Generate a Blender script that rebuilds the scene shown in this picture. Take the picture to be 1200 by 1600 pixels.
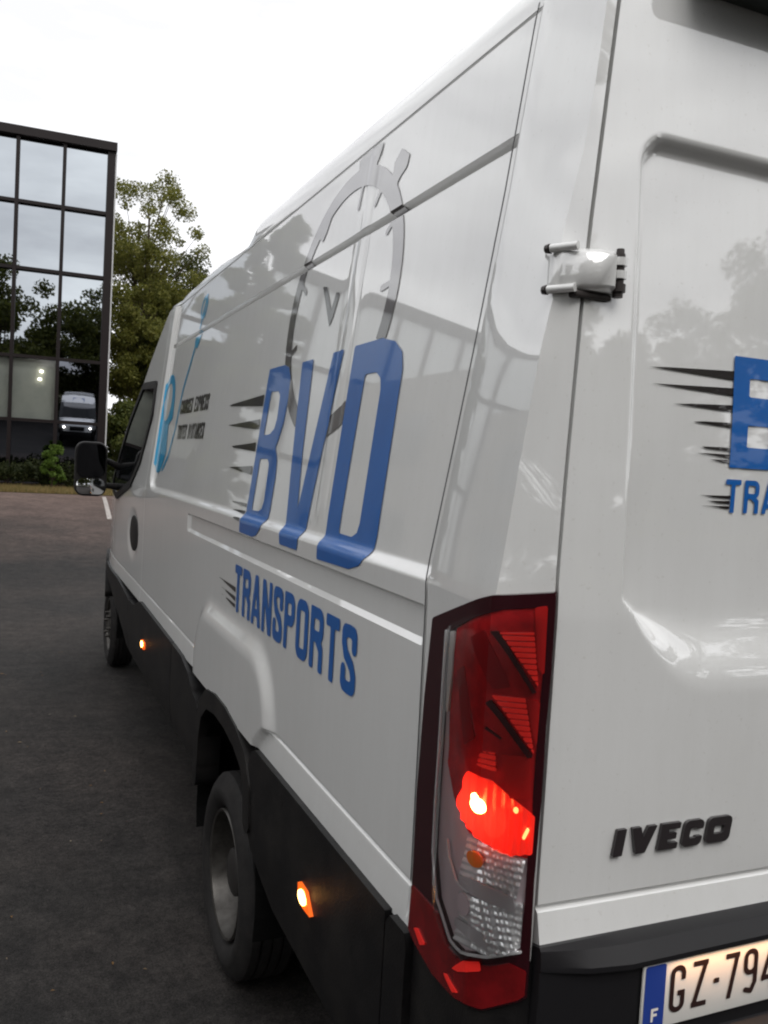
import bpy, bmesh, math, random
import numpy as np
from mathutils import Vector, Matrix

for o in list(bpy.data.objects):
    bpy.data.objects.remove(o)
SC = bpy.context.scene
COL = SC.collection
R = math.radians

# ------------------------------------------------------------------ camera
GZ = -0.155                                   # ground level under the van (van datum is z = 0)
CAM = Vector((-0.7213, -1.0908, 1.67))
cd = bpy.data.cameras.new('camera')
cam = bpy.data.objects.new('camera', cd)
COL.objects.link(cam)
ax = Matrix(((0.91672198, -0.03016311, -0.39838548),
             (-0.39557446, 0.07136653, -0.91565696),
             (0.05605045, 0.99699398, 0.05349151)))
M = ax.to_4x4()
M.translation = CAM
cam.matrix_world = M
cd.sensor_fit = 'VERTICAL'
cd.sensor_height = 32.0
cd.lens = 1347.19 / 1600.0 * 32.0
cd.clip_start = 0.05
cd.clip_end = 2000
SC.camera = cam

# ------------------------------------------------------------------ sky, sun, exposure
W = bpy.data.worlds.new('World')
SC.world = W
W.use_nodes = True
nt = W.node_tree
nt.nodes.clear()
SUN_EL, SUN_AZ = 50.0, 178.0                  # degrees; azimuth clockwise from +Y
out = nt.nodes.new('ShaderNodeOutputWorld')
bg = nt.nodes.new('ShaderNodeBackground')
bg.inputs['Strength'].default_value = 0.1
sky = nt.nodes.new('ShaderNodeTexSky')
sky.sky_type = 'NISHITA'
sky.sun_disc = False
sky.sun_elevation = R(SUN_EL)
sky.sun_rotation = R(SUN_AZ)
tc = nt.nodes.new('ShaderNodeTexCoord')
mp = nt.nodes.new('ShaderNodeMapping')
mp.inputs['Scale'].default_value = (1.6, 1.6, 6.0)
n1 = nt.nodes.new('ShaderNodeTexNoise')
n1.inputs['Scale'].default_value = 1.7
n1.inputs['Detail'].default_value = 7
n1.inputs['Roughness'].default_value = 0.55
cr = nt.nodes.new('ShaderNodeValToRGB')
cr.color_ramp.elements[0].position = 0.36
cr.color_ramp.elements[0].color = (10.4, 10.4, 10.7, 1)
cr.color_ramp.elements[1].position = 0.64
cr.color_ramp.elements[1].color = (17.5, 17.6, 17.6, 1)
mx = nt.nodes.new('ShaderNodeMix')
mx.data_type = 'RGBA'
mx.inputs['Factor'].default_value = 0.94
L = nt.links
L.new(tc.outputs['Generated'], mp.inputs['Vector'])
L.new(mp.outputs['Vector'], n1.inputs['Vector'])
L.new(n1.outputs['Fac'], cr.inputs['Fac'])
L.new(sky.outputs['Color'], mx.inputs['A'])
L.new(cr.outputs['Color'], mx.inputs['B'])
L.new(mx.outputs['Result'], bg.inputs['Color'])
L.new(bg.outputs['Background'], out.inputs['Surface'])

sl = bpy.data.lights.new('sun', 'SUN')
sl.energy = 1.9
sl.angle = R(40)
sl.color = (1.0, 0.975, 0.95)
sun = bpy.data.objects.new('sun', sl)
COL.objects.link(sun)
sd = Vector((math.sin(R(SUN_AZ)) * math.cos(R(SUN_EL)), math.cos(R(SUN_AZ)) * math.cos(R(SUN_EL)), math.sin(R(SUN_EL))))
sun.rotation_euler = (-sd).to_track_quat('-Z', 'Y').to_euler()
SC.view_settings.view_transform = 'Standard'
SC.view_settings.look = 'None'
SC.view_settings.exposure = 0.0
SC.view_settings.gamma = 1.0
SC.view_settings.use_curve_mapping = False
SC.cycles.filter_width = 2.1
SC.cycles.max_bounces = 8
SC.cycles.transparent_max_bounces = 12

# ------------------------------------------------------------------ materials
MATS = {}
def mat(name, color, rough=0.5, metal=0.0, coat=0.0, coat_rough=0.03, ior=1.5, emit=None, estr=0.0,
        noise=None, bump=None, spec=0.5, coat_ior=1.5):
    """noise = (scale, other colour, lo, hi); bump = (scale, strength, distance)"""
    if name in MATS:
        return MATS[name]
    m = bpy.data.materials.new(name)
    m.use_nodes = True
    t = m.node_tree
    b = t.nodes['Principled BSDF']
    b.inputs['Base Color'].default_value = (*color, 1)
    b.inputs['Roughness'].default_value = rough
    b.inputs['Metallic'].default_value = metal
    b.inputs['IOR'].default_value = ior
    b.inputs['Specular IOR Level'].default_value = spec
    b.inputs['Coat Weight'].default_value = coat
    b.inputs['Coat Roughness'].default_value = coat_rough
    b.inputs['Coat IOR'].default_value = coat_ior
    if emit:
        b.inputs['Emission Color'].default_value = (*emit, 1)
        b.inputs['Emission Strength'].default_value = estr
    if noise or bump:
        g = t.nodes.new('ShaderNodeNewGeometry')
    if noise:
        nn = t.nodes.new('ShaderNodeTexNoise')
        nn.inputs['Scale'].default_value = noise[0]
        nn.inputs['Detail'].default_value = 6
        nn.inputs['Roughness'].default_value = 0.65
        t.links.new(g.outputs['Position'], nn.inputs['Vector'])
        rp = t.nodes.new('ShaderNodeValToRGB')
        rp.color_ramp.elements[0].position = noise[2]
        rp.color_ramp.elements[0].color = (*color, 1)
        rp.color_ramp.elements[1].position = noise[3]
        rp.color_ramp.elements[1].color = (*noise[1], 1)
        t.links.new(nn.outputs['Fac'], rp.inputs['Fac'])
        t.links.new(rp.outputs['Color'], b.inputs['Base Color'])
    if bump:
        n2 = t.nodes.new('ShaderNodeTexNoise')
        n2.inputs['Scale'].default_value = bump[0]
        n2.inputs['Detail'].default_value = 3
        t.links.new(g.outputs['Position'], n2.inputs['Vector'])
        bp = t.nodes.new('ShaderNodeBump')
        bp.inputs['Strength'].default_value = bump[1]
        bp.inputs['Distance'].default_value = bump[2]
        t.links.new(n2.outputs['Fac'], bp.inputs['Height'])
        t.links.new(bp.outputs['Normal'], b.inputs['Normal'])
    MATS[name] = m
    return m

PAINT = mat('white_paint', (0.67, 0.67, 0.66), 0.4, coat=1.0, coat_rough=0.028, coat_ior=2.1,
            noise=(1.1, (0.64, 0.638, 0.625), 0.45, 0.7), bump=(3.0, 0.10, 0.02))
def road_film(m):
    t = m.node_tree; b = t.nodes['Principled BSDF']
    src = b.inputs['Base Color'].links[0].from_socket
    g = t.nodes.new('ShaderNodeNewGeometry')
    mpn = t.nodes.new('ShaderNodeMapping'); mpn.inputs['Scale'].default_value = (9, 9, 1.2)
    n = t.nodes.new('ShaderNodeTexNoise'); n.inputs['Scale'].default_value = 2.5; n.inputs['Detail'].default_value = 8; n.inputs['Roughness'].default_value = 0.7
    t.links.new(g.outputs['Position'], mpn.inputs['Vector']); t.links.new(mpn.outputs['Vector'], n.inputs['Vector'])
    r = t.nodes.new('ShaderNodeValToRGB')
    r.color_ramp.elements[0].position = 0.32; r.color_ramp.elements[0].color = (0.84, 0.835, 0.82, 1)
    r.color_ramp.elements[1].position = 0.62; r.color_ramp.elements[1].color = (1, 1, 1, 1)
    t.links.new(n.outputs['Fac'], r.inputs['Fac'])
    x = t.nodes.new('ShaderNodeMix'); x.data_type = 'RGBA'; x.blend_type = 'MULTIPLY'; x.inputs['Factor'].default_value = 0.22
    t.links.new(src, x.inputs['A']); t.links.new(r.outputs['Color'], x.inputs['B'])
    # fine spots of dirt
    v = t.nodes.new('ShaderNodeTexNoise'); v.inputs['Scale'].default_value = 130; v.inputs['Detail'].default_value = 2
    t.links.new(g.outputs['Position'], v.inputs['Vector'])
    r2 = t.nodes.new('ShaderNodeValToRGB')
    r2.color_ramp.elements[0].position = 0.24; r2.color_ramp.elements[0].color = (0.72, 0.70, 0.66, 1)
    r2.color_ramp.elements[1].position = 0.34; r2.color_ramp.elements[1].color = (1, 1, 1, 1)
    t.links.new(v.outputs['Fac'], r2.inputs['Fac'])
    y = t.nodes.new('ShaderNodeMix'); y.data_type = 'RGBA'; y.blend_type = 'MULTIPLY'; y.inputs['Factor'].default_value = 0.35
    t.links.new(x.outputs['Result'], y.inputs['A']); t.links.new(r2.outputs['Color'], y.inputs['B'])
    t.links.new(y.outputs['Result'], b.inputs['Base Color'])
road_film(PAINT)
DECAL_BLACK = mat('black_vinyl', (0.010, 0.006, 0.006), 0.3, coat=1.0, coat_rough=0.02, coat_ior=2.0)
DECAL_WATCH = mat('stopwatch_vinyl', (0.045, 0.036, 0.038), 0.3, coat=1.0, coat_rough=0.04, coat_ior=2.35)
DECAL_GREY = mat('grey_vinyl', (0.06, 0.06, 0.065), 0.3, coat=1.0, coat_rough=0.02, coat_ior=2.0)
DECAL_BLUE = mat('blue_vinyl', (0.003, 0.098, 0.36), 0.3, coat=0.45, coat_rough=0.03, coat_ior=1.7, noise=(9, (0.003, 0.086, 0.32), 0.4, 0.7))
DECAL_CYAN = mat('cyan_vinyl', (0.008, 0.36, 0.66), 0.3, coat=1.0, coat_rough=0.03, coat_ior=1.8)
PLASTIC = mat('black_plastic', (0.0065, 0.006, 0.0065), 0.5, spec=0.22, bump=(220, 0.35, 0.002), noise=(7, (0.017, 0.0155, 0.0145), 0.42, 0.72))
PLASTIC_GREY = mat('grey_plastic', (0.0095, 0.009, 0.0102), 0.5, spec=0.25, bump=(400, 0.15, 0.001))
RUBBER = mat('tyre_rubber', (0.013, 0.012, 0.012), 0.75, spec=0.25, noise=(18, (0.024, 0.022, 0.021), 0.4, 0.7))
RIM = mat('rim_steel', (0.075, 0.070, 0.064), 0.36, metal=0.6, noise=(30, (0.040, 0.036, 0.032), 0.40, 0.70))
DARK = mat('dark_void', (0.006, 0.006, 0.006), 0.9, spec=0.1)
STEEL = mat('bolt_steel', (0.035, 0.028, 0.026), 0.45, metal=0.3)
GLASS_DARK = mat('dark_glass', (0.006, 0.007, 0.008), 0.02, ior=1.5)
MIRROR_DARK = mat('mirror_glass_dark', (0.03, 0.03, 0.033), 0.02, metal=1.0)
MIRROR = mat('mirror_glass', (0.85, 0.86, 0.87), 0.01, metal=1.0)

# ------------------------------------------------------------------ object helpers
def tag(o, label=None, cat=None, group=None, kind=None):
    if label: o['label'] = label
    if cat: o['category'] = cat
    if group: o['group'] = group
    if kind: o['kind'] = kind
    return o

def empty(name, loc, rz=0.0):
    o = bpy.data.objects.new(name, None)
    o.location = loc
    o.rotation_euler = (0, 0, rz)
    COL.objects.link(o)
    return o

def world_loc(o):
    v = Vector((0, 0, 0))
    while o is not None:
        v += o.location
        o = o.parent
    return v

def link(name, verts, faces, m, parent=None, smooth=False, angle=35):
    """one mesh object; vertices are given in world coordinates (parents are never rotated here)"""
    me = bpy.data.meshes.new(name)
    off = world_loc(parent) if parent else Vector((0, 0, 0))
    v = np.asarray(verts, dtype=float) - np.array(off)
    me.from_pydata(v.tolist(), [], [tuple(int(i) for i in f) for f in faces])
    me.validate()
    if isinstance(m, (list, tuple)):
        for k in m: me.materials.append(k)
    else:
        me.materials.append(m)
    if smooth:
        me.polygons.foreach_set('use_smooth', [True] * len(me.polygons))
        me.set_sharp_from_angle(angle=R(angle))
    me.update()
    o = bpy.data.objects.new(name, me)
    COL.objects.link(o)
    if parent: o.parent = parent
    return o

class MB:
    """collects simple solids into one mesh"""
    def __init__(s): s.v = []; s.f = []
    def add(s, vs, fs):
        n = len(s.v)
        s.v += [tuple(p) for p in vs]
        s.f += [tuple(i + n for i in f) for f in fs]
    def box(s, x0, x1, y0, y1, z0, z1, c=0.0):
        if c <= 0:
            s.add([(x0, y0, z0), (x1, y0, z0), (x1, y1, z0), (x0, y1, z0), (x0, y0, z1), (x1, y0, z1), (x1, y1, z1), (x0, y1, z1)],
                  [(0, 3, 2, 1), (4, 5, 6, 7), (0, 1, 5, 4), (1, 2, 6, 5), (2, 3, 7, 6), (3, 0, 4, 7)])
        else:
            bm = bmesh.new()
            bmesh.ops.create_cube(bm, size=1.0)
            for v in bm.verts:
                v.co = Vector(((x0 + x1) / 2 + v.co.x * (x1 - x0), (y0 + y1) / 2 + v.co.y * (y1 - y0), (z0 + z1) / 2 + v.co.z * (z1 - z0)))
            bmesh.ops.bevel(bm, geom=bm.edges[:], offset=c, segments=2, affect='EDGES', profile=0.5)
            bm.verts.index_update()
            s.add([v.co[:] for v in bm.verts], [[v.index for v in f.verts] for f in bm.faces])
            bm.free()
    def tube(s, a, b, r0, r1=None, n=12, caps=True):
        a, b = Vector(a), Vector(b)
        r1 = r0 if r1 is None else r1
        d = (b - a).normalized()
        p = d.orthogonal().normalized()
        q = d.cross(p)
        vs = []
        for c, r in ((a, r0), (b, r1)):
            for k in range(n):
                t = 2 * math.pi * k / n
                vs.append(c + (p * math.cos(t) + q * math.sin(t)) * r)
        fs = [(k, (k + 1) % n, n + (k + 1) % n, n + k) for k in range(n)]
        if caps:
            fs += [tuple(range(n - 1, -1, -1)), tuple(range(n, 2 * n))]
        s.add(vs, fs)
    def lathe_x(s, prof, cx, cy, cz, n=48, sgn=1):
        """profile of (x, r) revolved about the axis through (.., cy, cz) along x"""
        vs = []
        for (x, r) in prof:
            for k in range(n):
                t = 2 * math.pi * k / n
                vs.append((cx + sgn * x, cy + r * math.cos(t), cz + r * math.sin(t)))
        fs = []
        for i in range(len(prof) - 1):
            for k in range(n):
                fs.append((i * n + k, i * n + (k + 1) % n, (i + 1) * n + (k + 1) % n, (i + 1) * n + k))
        s.add(vs, fs)
    def build(s, name, m, parent=None, smooth=False, angle=35):
        return link(name, s.v, s.f, m, parent, smooth, angle)

def mirror_mesh(name, src, m, parent, xc=1.0):
    me = src.data
    off = np.array(world_loc(src.parent)) if src.parent else np.zeros(3)
    v = np.array([x.co[:] for x in me.vertices]) + off + np.array(src.location)
    v[:, 0] = 2 * xc - v[:, 0]
    f = [tuple(reversed(p.vertices[:])) for p in me.polygons]
    sm = len(me.polygons) > 0 and me.polygons[0].use_smooth
    return link(name, v, f, m, parent, sm)

# ------------------------------------------------------------------ 2D shapes as signed distance fields
def rect(x0, y0, x1, y1):
    return lambda U, V: np.maximum(np.abs(U - (x0 + x1) / 2) - abs(x1 - x0) / 2, np.abs(V - (y0 + y1) / 2) - abs(y1 - y0) / 2)
def rbox(x0, y0, x1, y1, r):
    def f(U, V):
        qx = np.abs(U - (x0 + x1) / 2) - abs(x1 - x0) / 2 + r
        qy = np.abs(V - (y0 + y1) / 2) - abs(y1 - y0) / 2 + r
        return np.hypot(np.maximum(qx, 0), np.maximum(qy, 0)) + np.minimum(np.maximum(qx, qy), 0) - r
    return f
def poly(pts):
    def f(U, V):
        d = np.full(U.shape, 1e9)
        s = np.ones(U.shape)
        n = len(pts)
        for i in range(n):
            ax_, ay = pts[i]; bx, by = pts[i - 1]
            ex, ey = bx - ax_, by - ay
            wx, wy = U - ax_, V - ay
            h = np.clip((wx * ex + wy * ey) / max(ex * ex + ey * ey, 1e-12), 0, 1)
            d = np.minimum(d, (wx - ex * h) ** 2 + (wy - ey * h) ** 2)
            c1 = V >= ay; c2 = V < by; c3 = ex * wy > ey * wx
            s = np.where((c1 & c2 & c3) | (~c1 & ~c2 & ~c3), -s, s)
        return s * np.sqrt(d)
    return f
def stroke(pts, t):
    def f(U, V):
        d = np.full(U.shape, 1e9)
        for (ax_, ay), (bx, by) in zip(pts[:-1], pts[1:]):
            ex, ey = bx - ax_, by - ay
            h = np.clip(((U - ax_) * ex + (V - ay) * ey) / max(ex * ex + ey * ey, 1e-12), 0, 1)
            d = np.minimum(d, np.hypot(U - ax_ - ex * h, V - ay - ey * h))
        return d - t / 2
    return f
def union(*a): return lambda U, V: np.minimum.reduce([f(U, V) for f in a])
def inter(*a): return lambda U, V: np.maximum.reduce([f(U, V) for f in a])
def minus(a, b): return lambda U, V: np.maximum(a(U, V), -b(U, V))
def ellipse(cx, cy, a, b):
    return lambda U, V: (np.hypot((U - cx) / a, (V - cy) / b) - 1) * min(a, b)
def shift(f, du, dv, su=1.0, sv=1.0):
    return lambda U, V: f((U - du) / su, (V - dv) / sv) * min(abs(su), abs(sv))

def glyph(ch, w, h, t):
    """bold condensed capitals in the box 0..w, 0..h with stroke t"""
    clip = rect(0, 0, w, h)
    r = min(w * 0.48, h * 0.22)
    ri = max(r - t, 0.12 * t)
    e = 0.2 * h
    def ring(x0, y0, x1, y1):
        rr = min(r, (x1 - x0) / 2, (y1 - y0) / 2)
        return minus(rbox(x0, y0, x1, y1, rr), rbox(x0 + t, y0 + t, x1 - t, y1 - t, max(rr - t, 0.1 * t)))
    def bowl(y0, y1):
        a = inter(rbox(-w, y0, w, y1, r), clip)
        b = inter(rbox(-w, y0 + t, w - t, y1 - t, ri), rect(t, -h, 2 * w, 2 * h))
        return minus(a, b)
    stem = rect(0, 0, t, h)
    if ch == 'B': return union(stem, bowl(0, h * 0.52 + t * 0.3), bowl(h * 0.52 - t * 0.35, h))
    if ch == 'D': return union(stem, bowl(0, h))
    if ch == 'P': return union(stem, bowl(h * 0.42, h))
    if ch == 'R': return union(stem, bowl(h * 0.44, h), inter(clip, stroke([(w * 0.55, h * 0.5), (w - t / 2, h * 0.36), (w - t / 2, -e)], t)))
    if ch == 'T': return union(rect(0, h - t, w, h), rect(w / 2 - t / 2, 0, w / 2 + t / 2, h))
    if ch == 'A': return union(inter(clip, union(stroke([(t * 0.35, -0.05 * h), (w / 2, h * 1.05)], t), stroke([(w - t * 0.35, -0.05 * h), (w / 2, h * 1.05)], t))), rect(w * 0.25, h * 0.18, w * 0.75, h * 0.18 + t * 0.8))
    if ch == 'V': return inter(clip, union(stroke([(t / 2, h * 1.05), (w / 2, -0.02 * h)], t), stroke([(w - t / 2, h * 1.05), (w / 2, -0.02 * h)], t)))
    if ch == 'N': return union(stem, rect(w - t, 0, w, h), inter(clip, stroke([(t * 0.5, h * 1.02), (w - t * 0.5, -0.02 * h)], t)))
    if ch == 'O': return ring(0, 0, w, h)
    if ch == 'C': return minus(ring(0, 0, w, h), rect(w * 0.55, h * 0.36, w * 1.2, h * 0.64))
    if ch == 'G': return union(minus(ring(0, 0, w, h), rect(w * 0.55, h * 0.46, w * 1.2, h * 0.68)), rect(w * 0.52, h * 0.46 - t, w, h * 0.46))
    if ch == 'U': return minus(inter(rbox(0, 0, w, 2 * h, r), clip), rbox(t, t, w - t, 2 * h, ri))
    if ch == 'E': return union(stem, rect(0, 0, w, t), rect(0, h - t, w, h), rect(0, h / 2 - t / 2, w * 0.86, h / 2 + t / 2))
    if ch == 'F': return union(stem, rect(0, h - t, w, h), rect(0, h / 2 - t / 2, w * 0.86, h / 2 + t / 2))
    if ch == 'I': return rect(w / 2 - t / 2, 0, w / 2 + t / 2, h)
    if ch == 'X': return inter(clip, union(stroke([(0, -0.1 * h), (w, 1.1 * h)], t), stroke([(w, -0.1 * h), (0, 1.1 * h)], t)))
    if ch == 'Z': return inter(clip, union(rect(0, 0, w, t), rect(0, h - t, w, h), stroke([(t * 0.5, t * 0.3), (w - t * 0.5, h - t * 0.3)], t)))
    if ch == '7': return inter(clip, union(rect(0, h - t, w, h), stroke([(w - t * 0.5, h), (w * 0.3, -0.1 * h)], t)))
    if ch == '9': return union(ring(0, h * 0.42, w, h), inter(clip, stroke([(w - t / 2, h * 0.7), (w - t / 2, h * 0.25), (w * 0.62, t / 2), (t * 0.8, t * 0.9)], t)))
    if ch == '4': return inter(clip, union(rect(w * 0.62, 0, w * 0.62 + t, h), rect(0, h * 0.22, w, h * 0.22 + t), stroke([(w * 0.66, h), (t * 0.4, h * 0.26)], t)))
    if ch == '-': return rect(w * 0.2, h * 0.42, w * 0.8, h * 0.42 + t)
    if ch == 'S':
        return inter(clip, stroke([(w - t / 2, h * 0.68), (w - t / 2, h * 0.86), (w * 0.78, h - t * 0.55), (w * 0.5, h - t / 2), (w * 0.22, h - t * 0.55), (t / 2, h * 0.86), (t / 2, h * 0.72),
                                   (w * 0.3, h * 0.56), (w * 0.7, h * 0.42), (w - t / 2, h * 0.28), (w - t / 2, h * 0.14), (w * 0.78, t * 0.55), (w * 0.5, t / 2), (w * 0.22, t * 0.55), (t / 2, h * 0.14), (t / 2, h * 0.32)], t))
    return rect(0, 0, w, h)

def march(sdf, u0, u1, v0, v1, h):
    """marching squares: filled region of sdf < 0 as vertices (u, v) and faces"""
    nu, nv = max(2, int(math.ceil((u1 - u0) / h)) + 1), max(2, int(math.ceil((v1 - v0) / h)) + 1)
    us = np.linspace(u0, u1, nu); vs = np.linspace(v0, v1, nv)
    U, V = np.meshgrid(us, vs, indexing='ij')
    D = sdf(U, V)
    D = np.where(np.abs(D) < 1e-7, 1e-7, D)
    ins = D < 0
    anyc = ins[:-1, :-1] | ins[1:, :-1] | ins[1:, 1:] | ins[:-1, 1:]
    idx = {}; pts = []; faces = []
    def node(i, j):
        k = (i, j)
        if k not in idx:
            idx[k] = len(pts); pts.append((us[i], vs[j]))
        return idx[k]
    def edge(a, b):
        k = (a, b) if a < b else (b, a)
        if k not in idx:
            (i, j), (p, q) = k
            da, db = D[i, j], D[p, q]
            t = min(max(da / (da - db), 0.02), 0.98)
            idx[k] = len(pts)
            pts.append((us[i] + (us[p] - us[i]) * t, vs[j] + (vs[q] - vs[j]) * t))
        return idx[k]
    for i, j in np.argwhere(anyc):
        c = [(i, j), (i + 1, j), (i + 1, j + 1), (i, j + 1)]
        f = []
        for k in range(4):
            a, b = c[k], c[(k + 1) % 4]
            if ins[a]: f.append(node(*a))
            if ins[a] != ins[b]: f.append(edge(a, b))
        if len(f) >= 3: faces.append(tuple(f))
    return np.array(pts), faces

def sheet(name, sdf, box, h, fmap, m, parent, off=0.002, thick=0.0, smooth=True, relief=None):
    """a shape draped on a surface: fmap(u, v, off) -> (n, 3); thick > 0 adds side walls going back in"""
    p, f = march(sdf, *box, h)
    if len(p) == 0: return None
    o = off if relief is None else off + relief(p[:, 0], p[:, 1])
    v = fmap(p[:, 0], p[:, 1], o)
    f = list(f)
    if thick > 0:
        cnt = {}
        for q in f:
            for a, b in zip(q, q[1:] + q[:1]):
                cnt[(a, b)] = cnt.get((a, b), 0) + 1
        be = [(a, b) for (a, b) in cnt if (b, a) not in cnt]
        bv = sorted({a for e in be for a in e})
        back = fmap(p[bv, 0], p[bv, 1], off - thick)
        mpv = {a: len(v) + k for k, a in enumerate(bv)}
        v = np.vstack([v, back])
        f += [(b, a, mpv[a], mpv[b]) for a, b in be]
    return link(name, v, f, m, parent, smooth, 40)

# ------------------------------------------------------------------ terrain
def sstep(t):
    t = np.clip(t, 0, 1)
    return t * t * (3 - 2 * t)
def tz(y):
    return GZ + (0.40 - GZ) * sstep((np.asarray(y, float) - 10.0) / 14.0)

def ground_sheet(name, x0, x1, ys, dz, m, nx=2, ragged=0.0, seed=1):
    rng = random.Random(seed)
    xs = np.linspace(x0, x1, nx)
    v = []; f = []
    for j, y in enumerate(ys):
        for x in xs:
            yy = y + (rng.uniform(-ragged, ragged) if ragged and j in (0, len(ys) - 1) else 0)
            v.append((x, yy, float(tz(yy)) + dz))
    for j in range(len(ys) - 1):
        for i in range(nx - 1):
            f.append((j * nx + i, j * nx + i + 1, (j + 1) * nx + i + 1, (j + 1) * nx + i))
    return link(name, v, f, m, None, True, 60)

def asphalt_mat():
    m = mat('asphalt', (0.036, 0.035, 0.035), 0.78, spec=0.12)
    t = m.node_tree; b = t.nodes['Principled BSDF']
    g = t.nodes.new('ShaderNodeNewGeometry')
    def noise(scale, detail=5, rough=0.6):
        n = t.nodes.new('ShaderNodeTexNoise')
        n.inputs['Scale'].default_value = scale; n.inputs['Detail'].default_value = detail; n.inputs['Roughness'].default_value = rough
        t.links.new(g.outputs['Position'], n.inputs['Vector'])
        return n
    def ramp(n, p0, c0, p1, c1):
        r = t.nodes.new('ShaderNodeValToRGB')
        r.color_ramp.elements[0].position = p0; r.color_ramp.elements[0].color = (*c0, 1)
        r.color_ramp.elements[1].position = p1; r.color_ramp.elements[1].color = (*c1, 1)
        t.links.new(n.outputs['Fac'], r.inputs['Fac'])
        return r
    def mix(kind, a, b_, fac=1.0):
        x = t.nodes.new('ShaderNodeMix'); x.data_type = 'RGBA'; x.blend_type = kind
        x.inputs['Factor'].default_value = fac
        t.links.new(a, x.inputs['A']); t.links.new(b_, x.inputs['B'])
        return x.outputs['Result']
    big = ramp(noise(0.45, 4), 0.38, (0.023, 0.0226, 0.0228), 0.66, (0.037, 0.0332, 0.0318))
    mid = ramp(noise(7, 6), 0.3, (0.66, 0.66, 0.66), 0.75, (1.3, 1.27, 1.25))
    fine = ramp(noise(150, 3, 0.8), 0.35, (0.45, 0.45, 0.45), 0.72, (1.75, 1.72, 1.68))
    # older, redder surfacing further up the car park; grazing sheen painted into its paleness
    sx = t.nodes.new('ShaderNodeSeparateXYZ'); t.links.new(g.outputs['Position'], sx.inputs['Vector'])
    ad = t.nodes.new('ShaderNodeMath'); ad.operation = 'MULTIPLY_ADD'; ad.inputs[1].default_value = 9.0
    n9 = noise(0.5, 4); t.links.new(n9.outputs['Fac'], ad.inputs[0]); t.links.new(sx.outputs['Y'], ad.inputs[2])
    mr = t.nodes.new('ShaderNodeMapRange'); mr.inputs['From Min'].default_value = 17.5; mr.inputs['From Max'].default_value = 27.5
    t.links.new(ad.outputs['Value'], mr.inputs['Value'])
    old_sheen = ramp(noise(1.3, 5), 0.35, (0.105, 0.078, 0.070), 0.7, (0.15, 0.112, 0.101))
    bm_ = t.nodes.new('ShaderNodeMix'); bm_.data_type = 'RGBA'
    t.links.new(mr.outputs['Result'], bm_.inputs['Factor']); t.links.new(big.outputs['Color'], bm_.inputs['A']); t.links.new(old_sheen.outputs['Color'], bm_.inputs['B'])
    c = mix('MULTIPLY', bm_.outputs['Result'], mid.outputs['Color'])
    grit = ramp(noise(34, 4, 0.7), 0.34, (0.70, 0.70, 0.70), 0.70, (1.38, 1.36, 1.34))
    c = mix('MULTIPLY', c, fine.outputs['Color'])
    c = mix('MULTIPLY', c, grit.outputs['Color'])
    # paler single stones
    vo = t.nodes.new('ShaderNodeTexVoronoi'); vo.inputs['Scale'].default_value = 38
    t.links.new(g.outputs['Position'], vo.inputs['Vector'])
    r2 = t.nodes.new('ShaderNodeValToRGB')
    r2.color_ramp.elements[0].position = 0.0; r2.color_ramp.elements[0].color = (0.10, 0.095, 0.09, 1)
    r2.color_ramp.elements[1].position = 0.10; r2.color_ramp.elements[1].color = (0, 0, 0, 1)
    t.links.new(vo.outputs['Distance'], r2.inputs['Fac'])
    sel = t.nodes.new('ShaderNodeMath'); sel.operation = 'GREATER_THAN'; sel.inputs[1].default_value = 0.80
    sep = t.nodes.new('ShaderNodeSeparateColor')
    t.links.new(vo.outputs['Color'], sep.inputs['Color']); t.links.new(sep.outputs['Red'], sel.inputs[0])
    mm = t.nodes.new('ShaderNodeMix'); mm.data_type = 'RGBA'; mm.blend_type = 'ADD'
    t.links.new(sel.outputs['Value'], mm.inputs['Factor'])
    t.links.new(c, mm.inputs['A']); t.links.new(r2.outputs['Color'], mm.inputs['B'])
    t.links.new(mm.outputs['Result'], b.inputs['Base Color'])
    bp = t.nodes.new('ShaderNodeBump'); bp.inputs['Strength'].default_value = 0.6; bp.inputs['Distance'].default_value = 0.006
    nf = noise(110, 4, 0.75)
    t.links.new(nf.outputs['Fac'], bp.inputs['Height']); t.links.new(bp.outputs['Normal'], b.inputs['Normal'])
    return m

SOIL = mat('dry_soil', (0.10, 0.085, 0.05), 0.95, spec=0.1, noise=(0.6, (0.07, 0.075, 0.03), 0.4, 0.65))
GRASS = mat('verge_turf', (0.17, 0.125, 0.055), 0.95, spec=0.1, noise=(2.2, (0.09, 0.09, 0.03), 0.42, 0.62))
ASPHALT = asphalt_mat()
ys_far = [-400, -100, -30, 0, 9] + list(np.linspace(10, 24, 15)) + [26, 40, 120, 600]
tag(ground_sheet('ground', -500, 500, ys_far, -0.02, SOIL, 3), kind='structure')
tag(ground_sheet('car_park', -60, 60, [-20, -10, 0, 6, 9.5] + list(np.linspace(10, 24.1, 18)), 0.0, ASPHALT, 240, 0.10, 3), kind='structure')
tag(ground_sheet('grass_verge', -60, 60, list(np.linspace(24.02, 60, 12)), 0.012, GRASS, 200, 0.0, 4), kind='structure')
LINE = mat('road_paint', (0.34, 0.31, 0.29), 0.8, noise=(9, (0.10, 0.09, 0.085), 0.52, 0.62))
def strip_line(a, b, w, name='bay_line'):
    n = 14; v = []; f = []
    a, b = Vector(a), Vector(b); d = (b - a).normalized(); p = Vector((-d.y, d.x)) * w / 2
    for k in range(n + 1):
        c = a.lerp(b, k / n)
        for s in (-1, 1):
            q = c + p * s
            v.append((q.x, q.y, float(tz(q.y)) + 0.004))
    for k in range(n): f.append((2 * k, 2 * k + 1, 2 * k + 3, 2 * k + 2))
    return link(name, v, f, LINE)
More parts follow.
